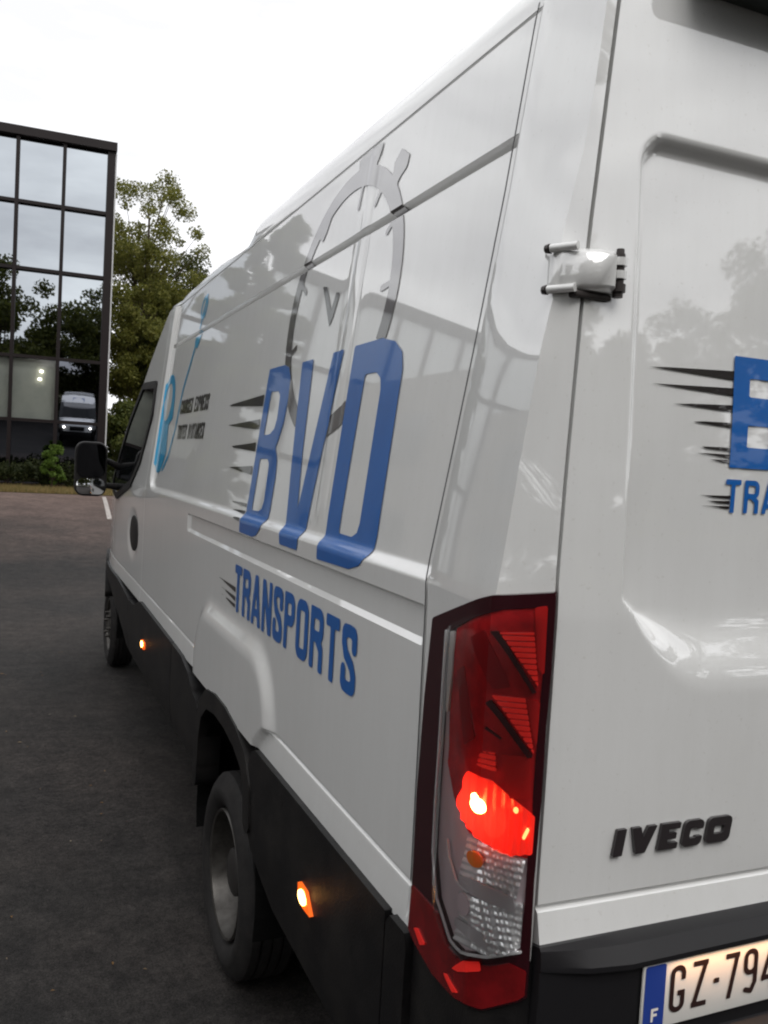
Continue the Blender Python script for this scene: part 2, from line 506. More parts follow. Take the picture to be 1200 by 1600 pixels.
tag(strip_line((1.26, 18.2), (1.62, 23.4), 0.10), 'worn white bay line painted on the asphalt beyond the wing mirror', 'road marking', kind='structure')

# ------------------------------------------------------------------ the van: surfaces
T = 0.11
def base_x(z): return T * np.maximum(0, z - 1.457)
def y_rear(z): return 0.045 * np.maximum(0, z - 1.45)
FZ = [0.8, 1.484, 1.68, 1.833, 1.89, 1.945, 2.045, 2.19, 2.30, 2.41, 2.6]
FY = [0.056, 0.056, 0.052, 0.046, 0.046, 0.046, 0.056, 0.048, 0.047, 0.051, 0.056]
def bulge(z): return np.interp(z, [0.8, 1.484, 1.85, 1.945, 2.045, 2.19], [0.028, 0.028, 0.025, 0.016, 0.010, 0.0])
def y_fold(z): return np.interp(z, FZ, FY)
def x_gap(z): return np.interp(z, [0.8, 1.517, 1.664, 1.938, 2.062, 2.407, 2.6], [0.045, 0.046, 0.053, 0.070, 0.080, 0.116, 0.138])
def y_seam(z): return np.interp(z, [0.8, 1.41, 1.48, 1.693, 1.9, 2.175, 2.515, 2.6], [0.338, 0.346, 0.352, 0.326, 0.303, 0.279, 0.266, 0.262])
def sd_rbox(y, z, y0, y1, z0, z1, r): return rbox(y0, z0, y1, z1, r)(y, z)
def plan_curve(y): return 0.25 * (np.maximum(0, y - 5.4) / 1.95) ** 2

def F(y, z):
    """x of the left flank at (y, z)"""
    y = np.asarray(y, float); z = np.asarray(z, float)
    x = base_x(z)
    # recessed upper field behind the cab door
    ysm = y_seam(z)
    sdr = sd_rbox(y, z, -1.0, 3.97, 1.457, 3.2, 0.16)
    x = x + 0.018 * np.minimum(sstep(-sdr / 0.030), sstep((y - ysm + 0.012) / 0.016))
    # vertical panel joints and a little oil-canning
    up = sstep((z - 1.50) / 0.05) * sstep((2.50 - z) / 0.03)
    x = x + up * (0.0016 * np.exp(-((y - 1.005) / 0.006) ** 2) + 0.0016 * np.exp(-((y - 1.085) / 0.006) ** 2)
                  - 0.003 * np.exp(-((y - 1.045) / 0.05) ** 2))
    x = x + 0.0012 * up * np.sin(y * 3.1 + z * 1.7) + 0.0008 * np.sin(y * 1.3 + 2.0 + z * 4.0) * up
    # rail channel
    g = sstep((y - 0.292) / 0.006) * sstep((3.93 - y) / 0.01)
    inn = np.clip((2.287 - z) / (2.287 - 2.264), 0, 1) * (z > 2.262)
    x = x + 0.042 * g * inn
    # shallow belt below the waist crease
    b = sstep((y - 0.352) / 0.006) * sstep((2.72 - y) / 0.02)
    k = np.clip((z - 1.335) / 0.012, 0, 1) * np.clip((1.414 - z) / 0.007, 0, 1)
    x = x + 0.010 * b * k
    # flare over the rear wheel
    sdb = sd_rbox(y, z, 1.25, 2.43, 0.3, 1.120, 0.26)
    lipm = sstep(((1.505 - (z - 0.75) * 1.30) - y) / 0.05) * sstep((0.886 - z) / 0.02)
    x = x - 0.023 * sstep(-sdb / 0.075) * sstep((1.2 - z) / 0.05) * (1 - lipm)
    # sill joint and kicked-out lower lip
    over = sstep((y - (1.455 - (z - 0.75) * 1.30)) / 0.05) * sstep((2.47 - y) / 0.05)
    x = x + 0.007 * np.exp(-((z - 0.879) / 0.004) ** 4) * (y > 0.30) * (1 - over)
    x = x - 0.008 * (1 - over) * np.clip((0.874 - z) / 0.07, 0, 1) * sstep((y - 0.27) / 0.03) + 0.02 * sstep((0.285 - y) / 0.01) * sstep((0.86 - z) / 0.01)
    # seam near the rear corner
    x = x + 0.009 * np.exp(-((y - ysm) / 0.0042) ** 4) * (z > 0.82)
    # gutter line
    x = x + 0.008 * np.exp(-((z - 2.512) / 0.004) ** 4) * (y < 4.0)
    # soft recess joint of the cab door
    x = x + 0.006 * np.exp(-((y - 4.06) / 0.005) ** 4) * (z < 2.45)
    # handle hollow
    hd = np.hypot((y - 4.54) / 0.24, (z - 1.155) / 0.15)
    x = x + 0.012 * sstep((1.1 - hd) / 0.4)
    x = x + plan_curve(y)
    # rear corner, turned in towards the door gap
    yf = y_fold(z); yr = y_rear(z)
    x = x - bulge(z) * np.clip((ysm - 0.012 - y) / np.maximum(ysm - 0.012 - yf, 1e-3), 0, 1)
    t = np.clip((yf - y) / np.maximum(yf - yr, 1e-4), 0, 1)
    x = x + t * np.maximum(x_gap(z) - x, 0.004)
    return x

def flank(y, z, off):
    y = np.asarray(y, float); z = np.asarray(z, float)
    x = F(y, z)
    e = 1e-3
    dxz = (F(y, z + e) - F(y, z - e)) / (2 * e)
    dxy = (F(y + e, z) - F(y - e, z)) / (2 * e)
    dxz = np.clip(dxz, -1.5, 1.5); dxy = np.clip(dxy, -1.5, 1.5)
    n = np.sqrt(1 + dxz ** 2 + dxy ** 2)
    o = np.asarray(off, float)
    return np.stack([x - o / n, y + o * dxy / n, z + o * dxz / n], axis=1)

def plane_flank(y, z, off):
    return np.stack([plan_curve(y) - np.asarray(off) + 0 * y, y, z], axis=1)

AP = [(4.02, 2.516), (4.161, 2.51), (4.638, 2.267), (4.823, 2.148), (5.27, 1.921), (6.02, 1.345), (6.6, 1.25), (7.1, 1.09), (7.30, 0.98), (7.36, 0.80)]
def z_top(y): return np.interp(y, [0] + [a for a, b in AP], [2.516] + [b for a, b in AP])

VAN = empty('delivery_van', (1.0, 3.4, GZ))
tag(VAN, 'white delivery van with blue BVD TRANSPORTS lettering and stopwatch print on its side', 'van')

# --- flank skin
zs = sorted(set(np.round(np.concatenate([
    np.arange(0.796, 0.87, 0.02), [0.868, 0.872, 0.874, 0.876, 0.878, 0.880, 0.882, 0.884, 0.886, 0.890],
    np.arange(0.90, 1.33, 0.022), [1.330, 1.335, 1.341, 1.347, 1.352], np.arange(1.36, 1.40, 0.015), [1.404, 1.407, 1.4105, 1.414, 1.418],
    np.arange(1.425, 1.455, 0.01), [1.455, 1.457], np.arange(1.460, 1.492, 0.004), np.arange(1.50, 2.26, 0.024),
    [2.2605, 2.2635, 2.270, 2.276, 2.282, 2.287, 2.290], np.arange(2.31, 2.50, 0.024), [2.500, 2.506, 2.508, 2.510, 2.512, 2.514, 2.516]]), 4)))
Z1 = np.array(zs)
A1 = np.linspace(0, 1, 7)
A2 = np.linspace(0, 1, 8)[1:]
ycols = list(np.round(np.concatenate([np.arange(0.40, 0.98, 0.03), np.arange(0.98, 1.12, 0.006), np.arange(1.12, 1.26, 0.02), np.arange(1.26, 1.50, 0.008), np.arange(1.51, 2.34, 0.03), np.arange(2.35, 2.50, 0.012), np.arange(2.51, 2.66, 0.03), [2.68, 2.70, 2.72, 2.74],
                                      np.arange(2.78, 3.86, 0.04), np.arange(3.88, 4.09, 0.0125), np.arange(4.10, 7.36, 0.04), [7.36]]), 4))
rows = []
def col_y(kind, t, z):
    yf, yr, ysm = y_fold(z), y_rear(z), y_seam(z)
    if kind == 0: return yr + (yf - yr) * t
    if kind == 1: return yf + 0.004 + (ysm - 0.008 - yf - 0.004) * t
    if kind == 2: return ysm + t
    return np.full_like(z, t)
cols = [(0, t) for t in A1] + [(1, t) for t in A2] + [(2, t) for t in (-0.007, -0.005, -0.0035, -0.002, 0, 0.002, 0.0035, 0.005, 0.007, 0.012, 0.02, 0.03)] + [(3, y) for y in ycols]
G = []
for kind, t in cols:
    zz = Z1.copy()
    y = col_y(kind, t, zz)
    zt = z_top(y)
    zz = np.minimum(zz, zt)
    x = F(y, zz)
    G.append(np.stack([x, y, zz], 1))
G = np.array(G)
# return flange at the door gap
fl = G[0].copy(); fl[:, 0] += 0.004; fl[:, 1] += 0.035
G = np.concatenate([fl[None], G])
nc, nz = G.shape[:2]
faces = []
Vv = G.reshape(-1, 3)
for i in range(nc - 1):
    for j in range(nz - 1):
        q = [i * nz + j, i * nz + j + 1, (i + 1) * nz + j + 1, (i + 1) * nz + j]
        if abs(G[i, j, 2] - G[i, j + 1, 2]) < 1e-6 and abs(G[i + 1, j, 2] - G[i + 1, j + 1, 2]) < 1e-6: continue
        yc = G[i, j, 1]; zc = (G[i, j, 2] + G[i, j + 1, 2]) / 2
        if (yc - 6.5) ** 2 + (zc - 0.2) ** 2 < 0.40 ** 2: continue
        faces.append(tuple(q))
skin = link('side_panel', Vv, faces, PAINT, VAN, True, 28)
skin_r = mirror_mesh('side_panel', skin, PAINT, VAN)

SEAL = mat('seam_sealant', (0.05, 0.048, 0.05), 0.7)
seam_pts = [(float(y_seam(z)), z) for z in np.linspace(0.885, 2.505, 40)]
sheet('panel_seam', stroke(seam_pts, 0.0052), (0.24, 0.37, 0.88, 2.51), 0.0035, lambda y, z, off: np.stack([F(y + 0.02 * 0, z) * 0 + np.minimum(F(y_seam(z) + 0.011, z), F(y_seam(z) - 0.011, z)) + 0.003 - np.asarray(off), y, z], 1), SEAL, VAN, 0.004, 0, True)

# --- roof
def roof_b(y): return 0.128 + 0.030 * sstep(y / 2.3) - 0.105 * sstep((y - 2.32) / 0.12) + 0.040 * sstep((y - 2.45) / 0.6)
v = []; f = []
RY = [0.055, 0.10, 0.15, 0.20, 0.235, 0.245, 0.252, 0.258, 0.264, 0.27, 0.28, 0.29, 0.30] + list(np.linspace(0.32, 2.2, 12)) + list(np.linspace(2.26, 2.5, 9)) + list(np.linspace(2.6, 4.06, 12))
prof = [(t, 0) for t in np.linspace(0, math.pi / 2, 9)]
nr = 0
for y in RY:
    x0 = float(F(max(y, 0.062), 2.516)) - 0.001
    b_ = float(roof_b(y))
    if y > 3.8: b_ *= max(0.3, 1 - (y - 3.8) / 0.4)
    if y < 0.2: b_ *= 0.80 + 0.20 * (y - 0.055) / 0.145
    row = [(x0 + 0.13 * (1 - math.cos(t)), 2.5165 + b_ * math.sin(t)) for t in np.linspace(0, math.pi / 2, 9)]
    row += [(x0 + 0.13 + (1 - x0 - 0.13) * k / 6, 2.5165 + b_ + 0.045 * (1 - (1 - k / 6) ** 2)) for k in range(1, 7)]
    full = row + [(2 - p, q) for p, q in reversed(row[:-1])]
    nr = len(full)
    v += [(p, y, q) for p, q in full]
for j in range(len(RY) - 1):
    for i in range(nr - 1):
        f.append((j * nr + i, j * nr + i + 1, (j + 1) * nr + i + 1, (j + 1) * nr + i))
f.append(tuple(range(nr)))
link('roof', v, f, PAINT, VAN, True, 40)

# --- front: visor, windscreen, bonnet, nose
def front_loft(name, pts, bulges, m, nx=17, n_per=6, dx=0.0):
    ys = []; zz = []
    for (a, b) in zip(pts[:-1], pts[1:]):
        for k in range(n_per):
            t = k / n_per
            ys.append(a[0] + (b[0] - a[0]) * t); zz.append(a[1] + (b[1] - a[1]) * t)
    ys.append(pts[-1][0]); zz.append(pts[-1][1])
    v = []; f = []
    N = len(ys)
    for k in range(N):
        t = k / (N - 1)
        by = bulges[0][0] + (bulges[1][0] - bulges[0][0]) * t
        bz = bulges[0][1] + (bulges[1][1] - bulges[0][1]) * t
        x0 = float(F(ys[k], zz[k])) + dx
        for i in range(nx):
            s = -1 + 2 * i / (nx - 1)
            w = 1 - abs(s) ** 2.6
            v.append((1 + s * (1 - x0), ys[k] + by * w, zz[k] + bz * w))
    for k in range(N - 1):
        for i in range(nx - 1):
            f.append((k * nx + i, k * nx + i + 1, (k + 1) * nx + i + 1, (k + 1) * nx + i))
    return link(name, v, f, m, VAN, True, 40)
front_loft('roof_visor', [(4.05, 2.528), (4.161, 2.51), (4.638, 2.267), (4.82, 2.150)], ((0.02, 0.085), (0.28, 0.05)), PAINT)
front_loft('windscreen', [(4.825, 2.146), (5.27, 1.921), (6.02, 1.345)], ((0.28, 0.05), (0.40, 0.05)), GLASS_DARK)
front_loft('bonnet', [(6.025, 1.342), (6.6, 1.25), (7.1, 1.09)], ((0.40, 0.05), (0.20, 0.03)), PAINT)
front_loft('front_panel', [(7.102, 1.088), (7.30, 0.98), (7.36, 0.70)], ((0.20, 0.03), (0.16, 0.0)), PAINT)
front_loft('front_bumper', [(7.362, 0.698), (7.40, 0.50), (7.38, 0.22)], ((0.17, 0.0), (0.14, 0.0)), PLASTIC)
mb = MB(); mb.box(0.62, 1.38, 7.50, 7.56, 0.76, 0.98, 0.02); mb.build('grille', PLASTIC, VAN, True)
mb = MB(); mb.tube((0.62, 7.57, 0.87), (1.38, 7.57, 0.87), 0.012); mb.build('grille_bar', RIM, VAN, True)
HEAD = mat('headlamp_lit', (0.9, 0.9, 0.9), 0.2, emit=(1.0, 0.93, 0.80), estr=60)
HEADG = mat('headlamp_glass', (0.25, 0.26, 0.28), 0.08, coat=1.0)
for sx in (-1, 1):
    mb = MB(); mb.box(1 + sx * 0.70 - 0.14, 1 + sx * 0.70 + 0.14, 7.28, 7.43, 0.82, 1.03, 0.04)
    hl = mb.build('headlight', HEADG, VAN, True)
    mb = MB(); mb.tube((1 + sx * 0.68, 7.425, 0.92), (1 + sx * 0.68, 7.45, 0.92), 0.06, 0.05, 20); mb.build('headlight_bulb', HEAD, hl, True)

# small lettering over the windscreen
def front_map(u, v, off):
    t = (v - 2.20) / 0.30
    return np.stack([2 - u, 5.02 - 0.62 * t + 0.03 + off, v], 1)
xx = 1.34
for ch in 'BVD':
    sheet('roof_letter', shift(glyph(ch, 0.19, 0.20, 0.055), 2 - xx, 2.26), (2 - xx - 0.01, 2 - xx + 0.2, 2.25, 2.47), 0.012, front_map, DECAL_BLUE, VAN, 0.03, 0.02, False)
    xx -= 0.23

# --- lower black cladding pieces on both flanks
def clad(name, pts, m=PLASTIC, x=0.018, thick=0.06, h=0.022):
    ys_ = [p[0] for p in pts]; zz = [p[1] for p in pts]
    def mp_(y, z, off):
        o = np.asarray(off, float) + 0 * y
        return np.stack([plan_curve(y) - x - o + 0.05 * np.clip((0.60 - z) / 0.3, 0, 1) ** 2, y, z], 1)
    a = sheet(name, poly(pts), (min(ys_) - 0.02, max(ys_) + 0.02, min(zz) - 0.02, max(zz) + 0.02), h, mp_, m, VAN, 0.006, thick, True)
    mirror_mesh(name, a, m, VAN)
    return a
clad('sill_cladding', [(0.398, 0.803), (1.385, 0.797), (1.43, 0.775), (1.462, 0.70), (1.47, 0.56), (1.40, 0.475), (1.206, 0.385), (0.89, 0.372), (0.398, 0.376)])
clad('sill_cladding', [(0.300, 0.805), (0.392, 0.8035), (0.392, 0.376), (0.300, 0.378)])
clad('sill_cladding', [(2.25, 0.70), (2.34, 0.715), (2.46, 0.77), (2.62, 0.802), (2.854, 0.808), (2.854, 0.43), (2.26, 0.425), (2.20, 0.40), (2.22, 0.55)])
clad('sill_cladding', [(2.862, 0.808), (3.93, 0.820), (4.02, 0.80), (4.20, 0.752), (4.436, 0.75), (4.436, 0.425), (2.862, 0.43)])
clad('sill_cladding', [(4.444, 0.75), (5.0, 0.79), (6.00, 0.80), (5.92, 0.74), (5.40, 0.66), (4.95, 0.57), (4.68, 0.50), (4.58, 0.44), (4.444, 0.425)])
# wheel arch lips
def arch(name, pts, t):
    s = stroke(pts, t)
    ys_ = [p[0] for p in pts]; zz = [p[1] for p in pts]
    def mp_(y, z, off): return np.stack([plan_curve(y) - 0.024 - np.asarray(off) + 0 * y, y, z], 1)
    a = sheet(name, s, (min(ys_) - t, max(ys_) + t, min(zz) - t, max(zz) + t), 0.014, mp_, PLASTIC, VAN, 0.006, 0.09, True)
    mirror_mesh(name, a, PLASTIC, VAN)
arch('wheel_arch', [(2.215, 0.42), (2.205, 0.60), (2.165, 0.70), (2.06, 0.768), (1.92, 0.787), (1.77, 0.785), (1.62, 0.765), (1.50, 0.725), (1.445, 0.66), (1.43, 0.56)], 0.072)
arch('wheel_arch', [(6.5 + 0.46 * math.cos(a), 0.30 + 0.50 * math.sin(a)) for a in np.linspace(0.32, 2.65, 16)], 0.08)
# liners and underbody
def liner(cy, cz, r, x0, x1):
    n = 20; v = []; f = []
    for k in range(n + 1):
        a = -0.25 + (math.pi + 0.5) * k / n
        for x in (x0, x1): v.append((x, cy + r * math.cos(a), cz + r * math.sin(a) * 0.98))
    for k in range(n): f.append((2 * k, 2 * k + 1, 2 * k + 3, 2 * k + 2))
    f.append(tuple(2 * k + 1 for k in range(n + 1)))
    a = link('wheel_arch_liner', v, f, DARK, VAN)
    mirror_mesh('wheel_arch_liner', a, DARK, VAN)
liner(1.83, 0.30, 0.45, 0.0, 0.55)
liner(6.5, 0.28, 0.47, 0.10, 0.55)
mb = MB(); mb.box(0.20, 1.80, 0.25, 1.30, 0.35, 0.80); mb.box(0.58, 1.42, 1.3, 7.1, 0.30, 0.80); mb.box(0.12, 1.88, 2.45, 5.95, 0.40, 0.80)
mb.tube((0.2, 1.85, 0.19), (1.8, 1.85, 0.19), 0.07); mb.build('underbody', DARK, VAN)

# --- wheels
def wheel(cx, cy, sgn, twin):
    cz = GZ + 0.348
    e = empty('wheel', (cx, cy, cz)); e.parent = VAN; e.location = Vector((cx, cy, cz)) - VAN.location
    w0, w1 = 0.0, 0.20
    tp = [(w0 + 0.055, 0.215), (w0 + 0.020, 0.235), (w0 + 0.004, 0.262), (w0 + 0.0, 0.285), (w0 + 0.004, 0.300), (w0 + 0.012, 0.312), (w0 + 0.016, 0.326), (w0 + 0.030, 0.342)]
    x = w0 + 0.036
    for k in range(4):
        tp += [(x, 0.347), (x + 0.028, 0.348), (x + 0.0285, 0.338), (x + 0.036, 0.338)]
        x += 0.0365
    tp += [(w1 - 0.015, 0.342), (w1 - 0.002, 0.31), (w1, 0.28), (w1 - 0.02, 0.235), (w1 - 0.04, 0.215)]
    mb = MB(); mb.lathe_x(tp, cx, cy, cz, 64, sgn)
    if twin: mb.lathe_x([(a + 0.24, b) for a, b in tp], cx, cy, cz, 48, sgn)
    mb.build('tyre', RUBBER, e, True, 30)
    mb = MB()
    if twin:
        pr = [(0.060, 0.214), (0.022, 0.222), (0.014, 0.218), (0.018, 0.210), (0.045, 0.203), (0.060, 0.196), (0.100, 0.188), (0.135, 0.172), (0.150, 0.150), (0.150, 0.115)]
    else:
        pr = [(0.060, 0.214), (0.022, 0.222), (0.014, 0.218), (0.018, 0.210), (0.045, 0.203), (0.055, 0.190), (0.040, 0.150), (0.020, 0.120), (0.012, 0.085), (0.012, 0.0)]
    mb.lathe_x(pr, cx, cy, cz, 64, sgn)
    mb.build('rim', RIM, e, True, 30)
    if twin:
        mb = MB(); mb.lathe_x([(0.150, 0.116), (0.128, 0.102), (0.085, 0.088), (0.050, 0.080), (0.043, 0.066), (0.043, 0.0)], cx, cy, cz, 40, sgn)
        mb.build('hub', mat('hub_black', (0.02, 0.018, 0.017), 0.5), e, True, 30)
    for k in range(6):
        a = 2 * math.pi * k / 6 + 0.2
        mb = MB()
        r = 0.128 if twin else 0.10
        x0 = 0.150 if twin else 0.02
        c = (cx + sgn * x0, cy + r * math.cos(a), cz + r * math.sin(a))
        mb.tube(c, (cx + sgn * (x0 - 0.035), c[1], c[2]), 0.014, 0.011, 6)
        mb.build('wheel_nut', RIM, e)
    for k in range(8):
        a = 2 * math.pi * k / 8
        mb = MB()
        r = 0.168 if twin else 0.165
        x0 = 0.1405 if twin else 0.046
        mb.tube((cx + sgn * x0, cy + r * math.cos(a), cz + r * math.sin(a)), (cx + sgn * (x0 - 0.006), cy + r * math.cos(a), cz + r * math.sin(a)), 0.024, 0.024, 12)
        mb.build('hand_hole', DARK, e)
wheel(0.0, 1.85, 1, True)
wheel(2.0, 1.85, -1, True)
wheel(0.07, 6.5, 1, False)
wheel(1.90, 6.5, -1, False)

# --- rear doors
def Gd(x, z):
    """y of the left rear door at (x, z)"""
    x = np.asarray(x, float); z = np.asarray(z, float)
    y = y_rear(z) + 0.004 - 0.010 * (1 - ((x - 1.0) / 0.95) ** 2)
    sd_ = sd_rbox(x, z, 0.172, 0.870, 0.6, 2.222, 0.055)
    a = sstep(-sd_ / 0.024)
    zo = sum(np.interp(x + d, [0.165, 0.180, 0.257, 0.329, 0.71, 0.78, 0.86, 0.875], [1.50, 1.48, 1.371, 1.319, 1.319, 1.371, 1.48, 1.5]) for d in np.linspace(-0.04, 0.04, 9)) / 9
    zi = np.interp(x, [0.165, 0.18, 0.223, 0.82, 0.86], [1.52, 1.49, 1.458, 1.458, 1.49])
    b = np.clip((z - zo) / np.maximum(zi - zo, 0.01), 0, 1)
    b = 0.5 * b + 0.5 * sstep(b)
    b = 0.3 * b + 0.7 * sstep(b)
    y = y + (0.020 + 0.012 * sstep((1.80 - z) / 0.35)) * np.minimum(a, b)
    y = y + 0.006 * np.exp(-((z - 0.9925) / 0.0045) ** 4)
    y = y - 0.015 * np.clip((0.988 - z) / 0.06, 0, 1)
    y = y + 0.0012 * np.sin(2.3 * z + 3 * x) * (z > 1.0)
    return y
def door_map(x, z, off):
    e = 1e-3
    gz = (Gd(x, z + e) - Gd(x, z - e)) / (2 * e); gx = (Gd(x + e, z) - Gd(x - e, z)) / (2 * e)
    n = np.sqrt(1 + gz ** 2 + gx ** 2)
    o = np.asarray(off, float)
    return np.stack([x + o * gx / n, Gd(x, z) - o / n, z + o * gz / n], 1)
dz_ = np.array(sorted(set(np.round(np.concatenate([[0.928, 0.935], np.arange(0.945, 0.985, 0.012), [0.986, 0.988, 0.990, 0.992, 0.994, 0.996, 0.999], np.arange(1.02, 1.30, 0.04),
     np.arange(1.31, 1.52, 0.006), np.arange(1.53, 2.14, 0.03), np.arange(2.15, 2.24, 0.006), np.arange(2.25, 2.45, 0.03), [2.45, 2.49]]), 4))))
dt = np.array(sorted(set(np.round(np.concatenate([np.linspace(0, 0.11, 6), np.arange(0.118, 0.34, 0.004), np.linspace(0.35, 0.84, 24), np.arange(0.85, 0.90, 0.006), np.linspace(0.90, 1.0, 5)]), 4))))
v = []; f = []
for z in dz_:
    xl = float(x_gap(z)) + 0.009
    for t in dt:
        x = xl + (0.150 - xl) * t / 0.11 if t <= 0.11 else 0.150 + (0.996 - 0.150) * (t - 0.11) / 0.89
        v.append((x, float(Gd(x, z)), z))
    
n = len(dt)
for j in range(len(dz_) - 1):
    for i in range(n - 1): f.append((j * n + i, j * n + i + 1, (j + 1) * n + i + 1, (j + 1) * n + i))
# folded edge all round
def rim_edge(idx):
    base = len(v)
    for i in idx: v.append((v[i][0], v[i][1] + 0.035, v[i][2]))
    for k in range(len(idx) - 1): f.append((idx[k + 1], idx[k], base + k, base + k + 1))
rim_edge([j * n for j in range(len(dz_))]); rim_edge([j * n + n - 1 for j in range(len(dz_))][::-1]); rim_edge(list(range(n))[::-1])
door = link('rear_door', v, f, PAINT, VAN, True, 30)
door_r = mirror_mesh('rear_door', door, PAINT, VAN)
mb = MB(); mb.box(0.06, 1.94, 0.052, 0.065, 0.80, 1.50)
for sx in (0, 1):
    q = lambda x: x if sx == 0 else 2 - x
    mb.add([(q(0.055), 0.040, 1.45), (q(0.098), 0.040, 1.45), (q(0.175), 0.095, 2.5), (q(0.125), 0.095, 2.5)], [(0, 1, 2, 3)])
mb.add([(0.98, 0.05, 1.45), (1.02, 0.05, 1.45), (1.02, 0.10, 2.5), (0.98, 0.10, 2.5)], [(0, 1, 2, 3)])
mb.build('door_seal', mat('door_seal', (0.02, 0.010, 0.009), 0.8, spec=0.1), VAN)
# overhanging lamp housing above the doors
mb = MB(); mb.box(0.25, 1.75, -0.05, 0.09, 2.462, 2.56, 0.02)
oh = mb.build('roof_light_housing', mat('housing_grey', (0.03, 0.04, 0.036), 0.4), VAN, True)
mb = MB(); mb.box(0.80, 1.20, -0.056, -0.045, 2.49, 2.53, 0.004); mb.build('brake_light', mat('lens_red_off', (0.12, 0.005, 0.006), 0.15, coat=1), oh, True)

# hinge with bolts
def hinge(zc, xs_):
    h_ = MB()
    ang = [(0.050, 0.062, 0.0), (0.036, 0.040, 0.0), (0.040, 0.008, 0), (0.062, -0.014, 0), (0.086, -0.028, 0), (0.112, -0.030, 0), (0.125, -0.014, 0)]
    lo, hi = -0.031, 0.031
    def yb(z): return float(y_rear(z))
    vv = []
    for (x, y, _) in ang:
        for z, ins in ((zc + lo, 0.010), (zc + lo + 0.008, 0.0), (zc + hi - 0.008, 0.0), (zc + hi, 0.010)):
            vv.append((x, yb(zc) + y + ins, z))
    ff = []
    for i in range(len(ang) - 1):
        for j in range(3): ff.append((i * 4 + j, i * 4 + j + 1, (i + 1) * 4 + j + 1, (i + 1) * 4 + j))
    m0 = len(vv)
    for (x, y, _) in ang:
        vv.append((x + 0.03, yb(zc) + y + 0.05, zc + lo)); vv.append((x + 0.03, yb(zc) + y + 0.05, zc + hi))
    for i in range(len(ang) - 1):
        ff.append((i * 4, (i + 1) * 4, m0 + 2 * i + 2, m0 + 2 * i)); ff.append((i * 4 + 3, m0 + 2 * i + 1, m0 + 2 * i + 3, (i + 1) * 4 + 3))
    h_.add(vv, ff)
    hb = h_.build('door_hinge', PAINT, VAN, True, 50)
    for (x, y, z) in ((0.031, 0.040, zc + 0.033), (0.030, 0.040, zc - 0.030)):
        m_ = MB(); m_.tube((x, yb(zc) + y - 0.012, z), (x + 0.022, yb(zc) + y - 0.052, z), 0.0065, 0.0065, 12); m_.build('hinge_bolt', PAINT, hb, True)
        m_ = MB(); m_.tube((x - 0.000, yb(zc) + y - 0.010, z), (x - 0.003, yb(zc) + y - 0.003, z), 0.0078, 0.0065, 10); m_.build('bolt_head', STEEL, hb, True)
    m_ = MB(); m_.tube((0.130, yb(zc) - 0.014, zc - 0.036), (0.130, yb(zc) - 0.014, zc + 0.030), 0.008, 0.008, 12); m_.build('hinge_pin', STEEL, hb, True)
    for z in (zc - 0.022, zc - 0.002, zc + 0.018):
        m_ = MB(); m_.tube((0.130, yb(zc) - 0.014, z - 0.006), (0.130, yb(zc) - 0.014, z + 0.006), 0.0115, 0.0115, 12); m_.build('hinge_knuckle', PAINT if z != zc - 0.022 else STEEL, hb, True)
    m_ = MB(); m_.tube((0.130, yb(zc) - 0.014, zc + 0.028), (0.130, yb(zc) - 0.014, zc + 0.038), 0.007, 0.006, 10); m_.build('pin_head', STEEL, hb, True)
    m_ = MB(); m_.box(0.056, 0.122, yb(zc) - 0.010, yb(zc) + 0.03, zc - 0.042, zc - 0.032, 0.003); m_.build('hinge_gasket', STEEL, hb)
    return hb
hinge(1.985, None)
for o in [o for o in list(bpy.data.objects) if o.name.startswith('door_hinge')]:
    mirror_mesh('door_hinge', o, PAINT, VAN)

# --- tail light (surface wraps the corner; s runs from the flank to the door gap)
S1 = 0.195
L2 = math.hypot(0.045, 0.095)
def lamp_map(s, z, off):
    s = np.asarray(s, float); z = np.asarray(z, float); o = np.asarray(off, float) + 0 * s
    t = np.clip((s - S1) / L2, -1, 1.2)
    q = s / S1
    x = np.where(s > S1, -0.028 + 0.073 * t, -0.005 - 0.023 * q); y = np.where(s > S1, 0.056 * (1 - t), 0.29 - (0.29 - 0.056) * q)
    z = 1.67 - (1.67 - z) * (1 - 0.034 * np.clip(np.where(s > S1, 1 - t, q), 0, 1))
    k = sstep((s - S1 + 0.03) / 0.06)
    nx = -(1 - k) - k * 0.61; ny = k * -0.79 + (1 - k) * 0.098
    ln = np.hypot(nx, ny)
    rnd = -0.004 * np.exp(-((s - S1) / 0.02) ** 2)
    return np.stack([x + nx / ln * (o + rnd), y + ny / ln * (o + rnd), z], 1)
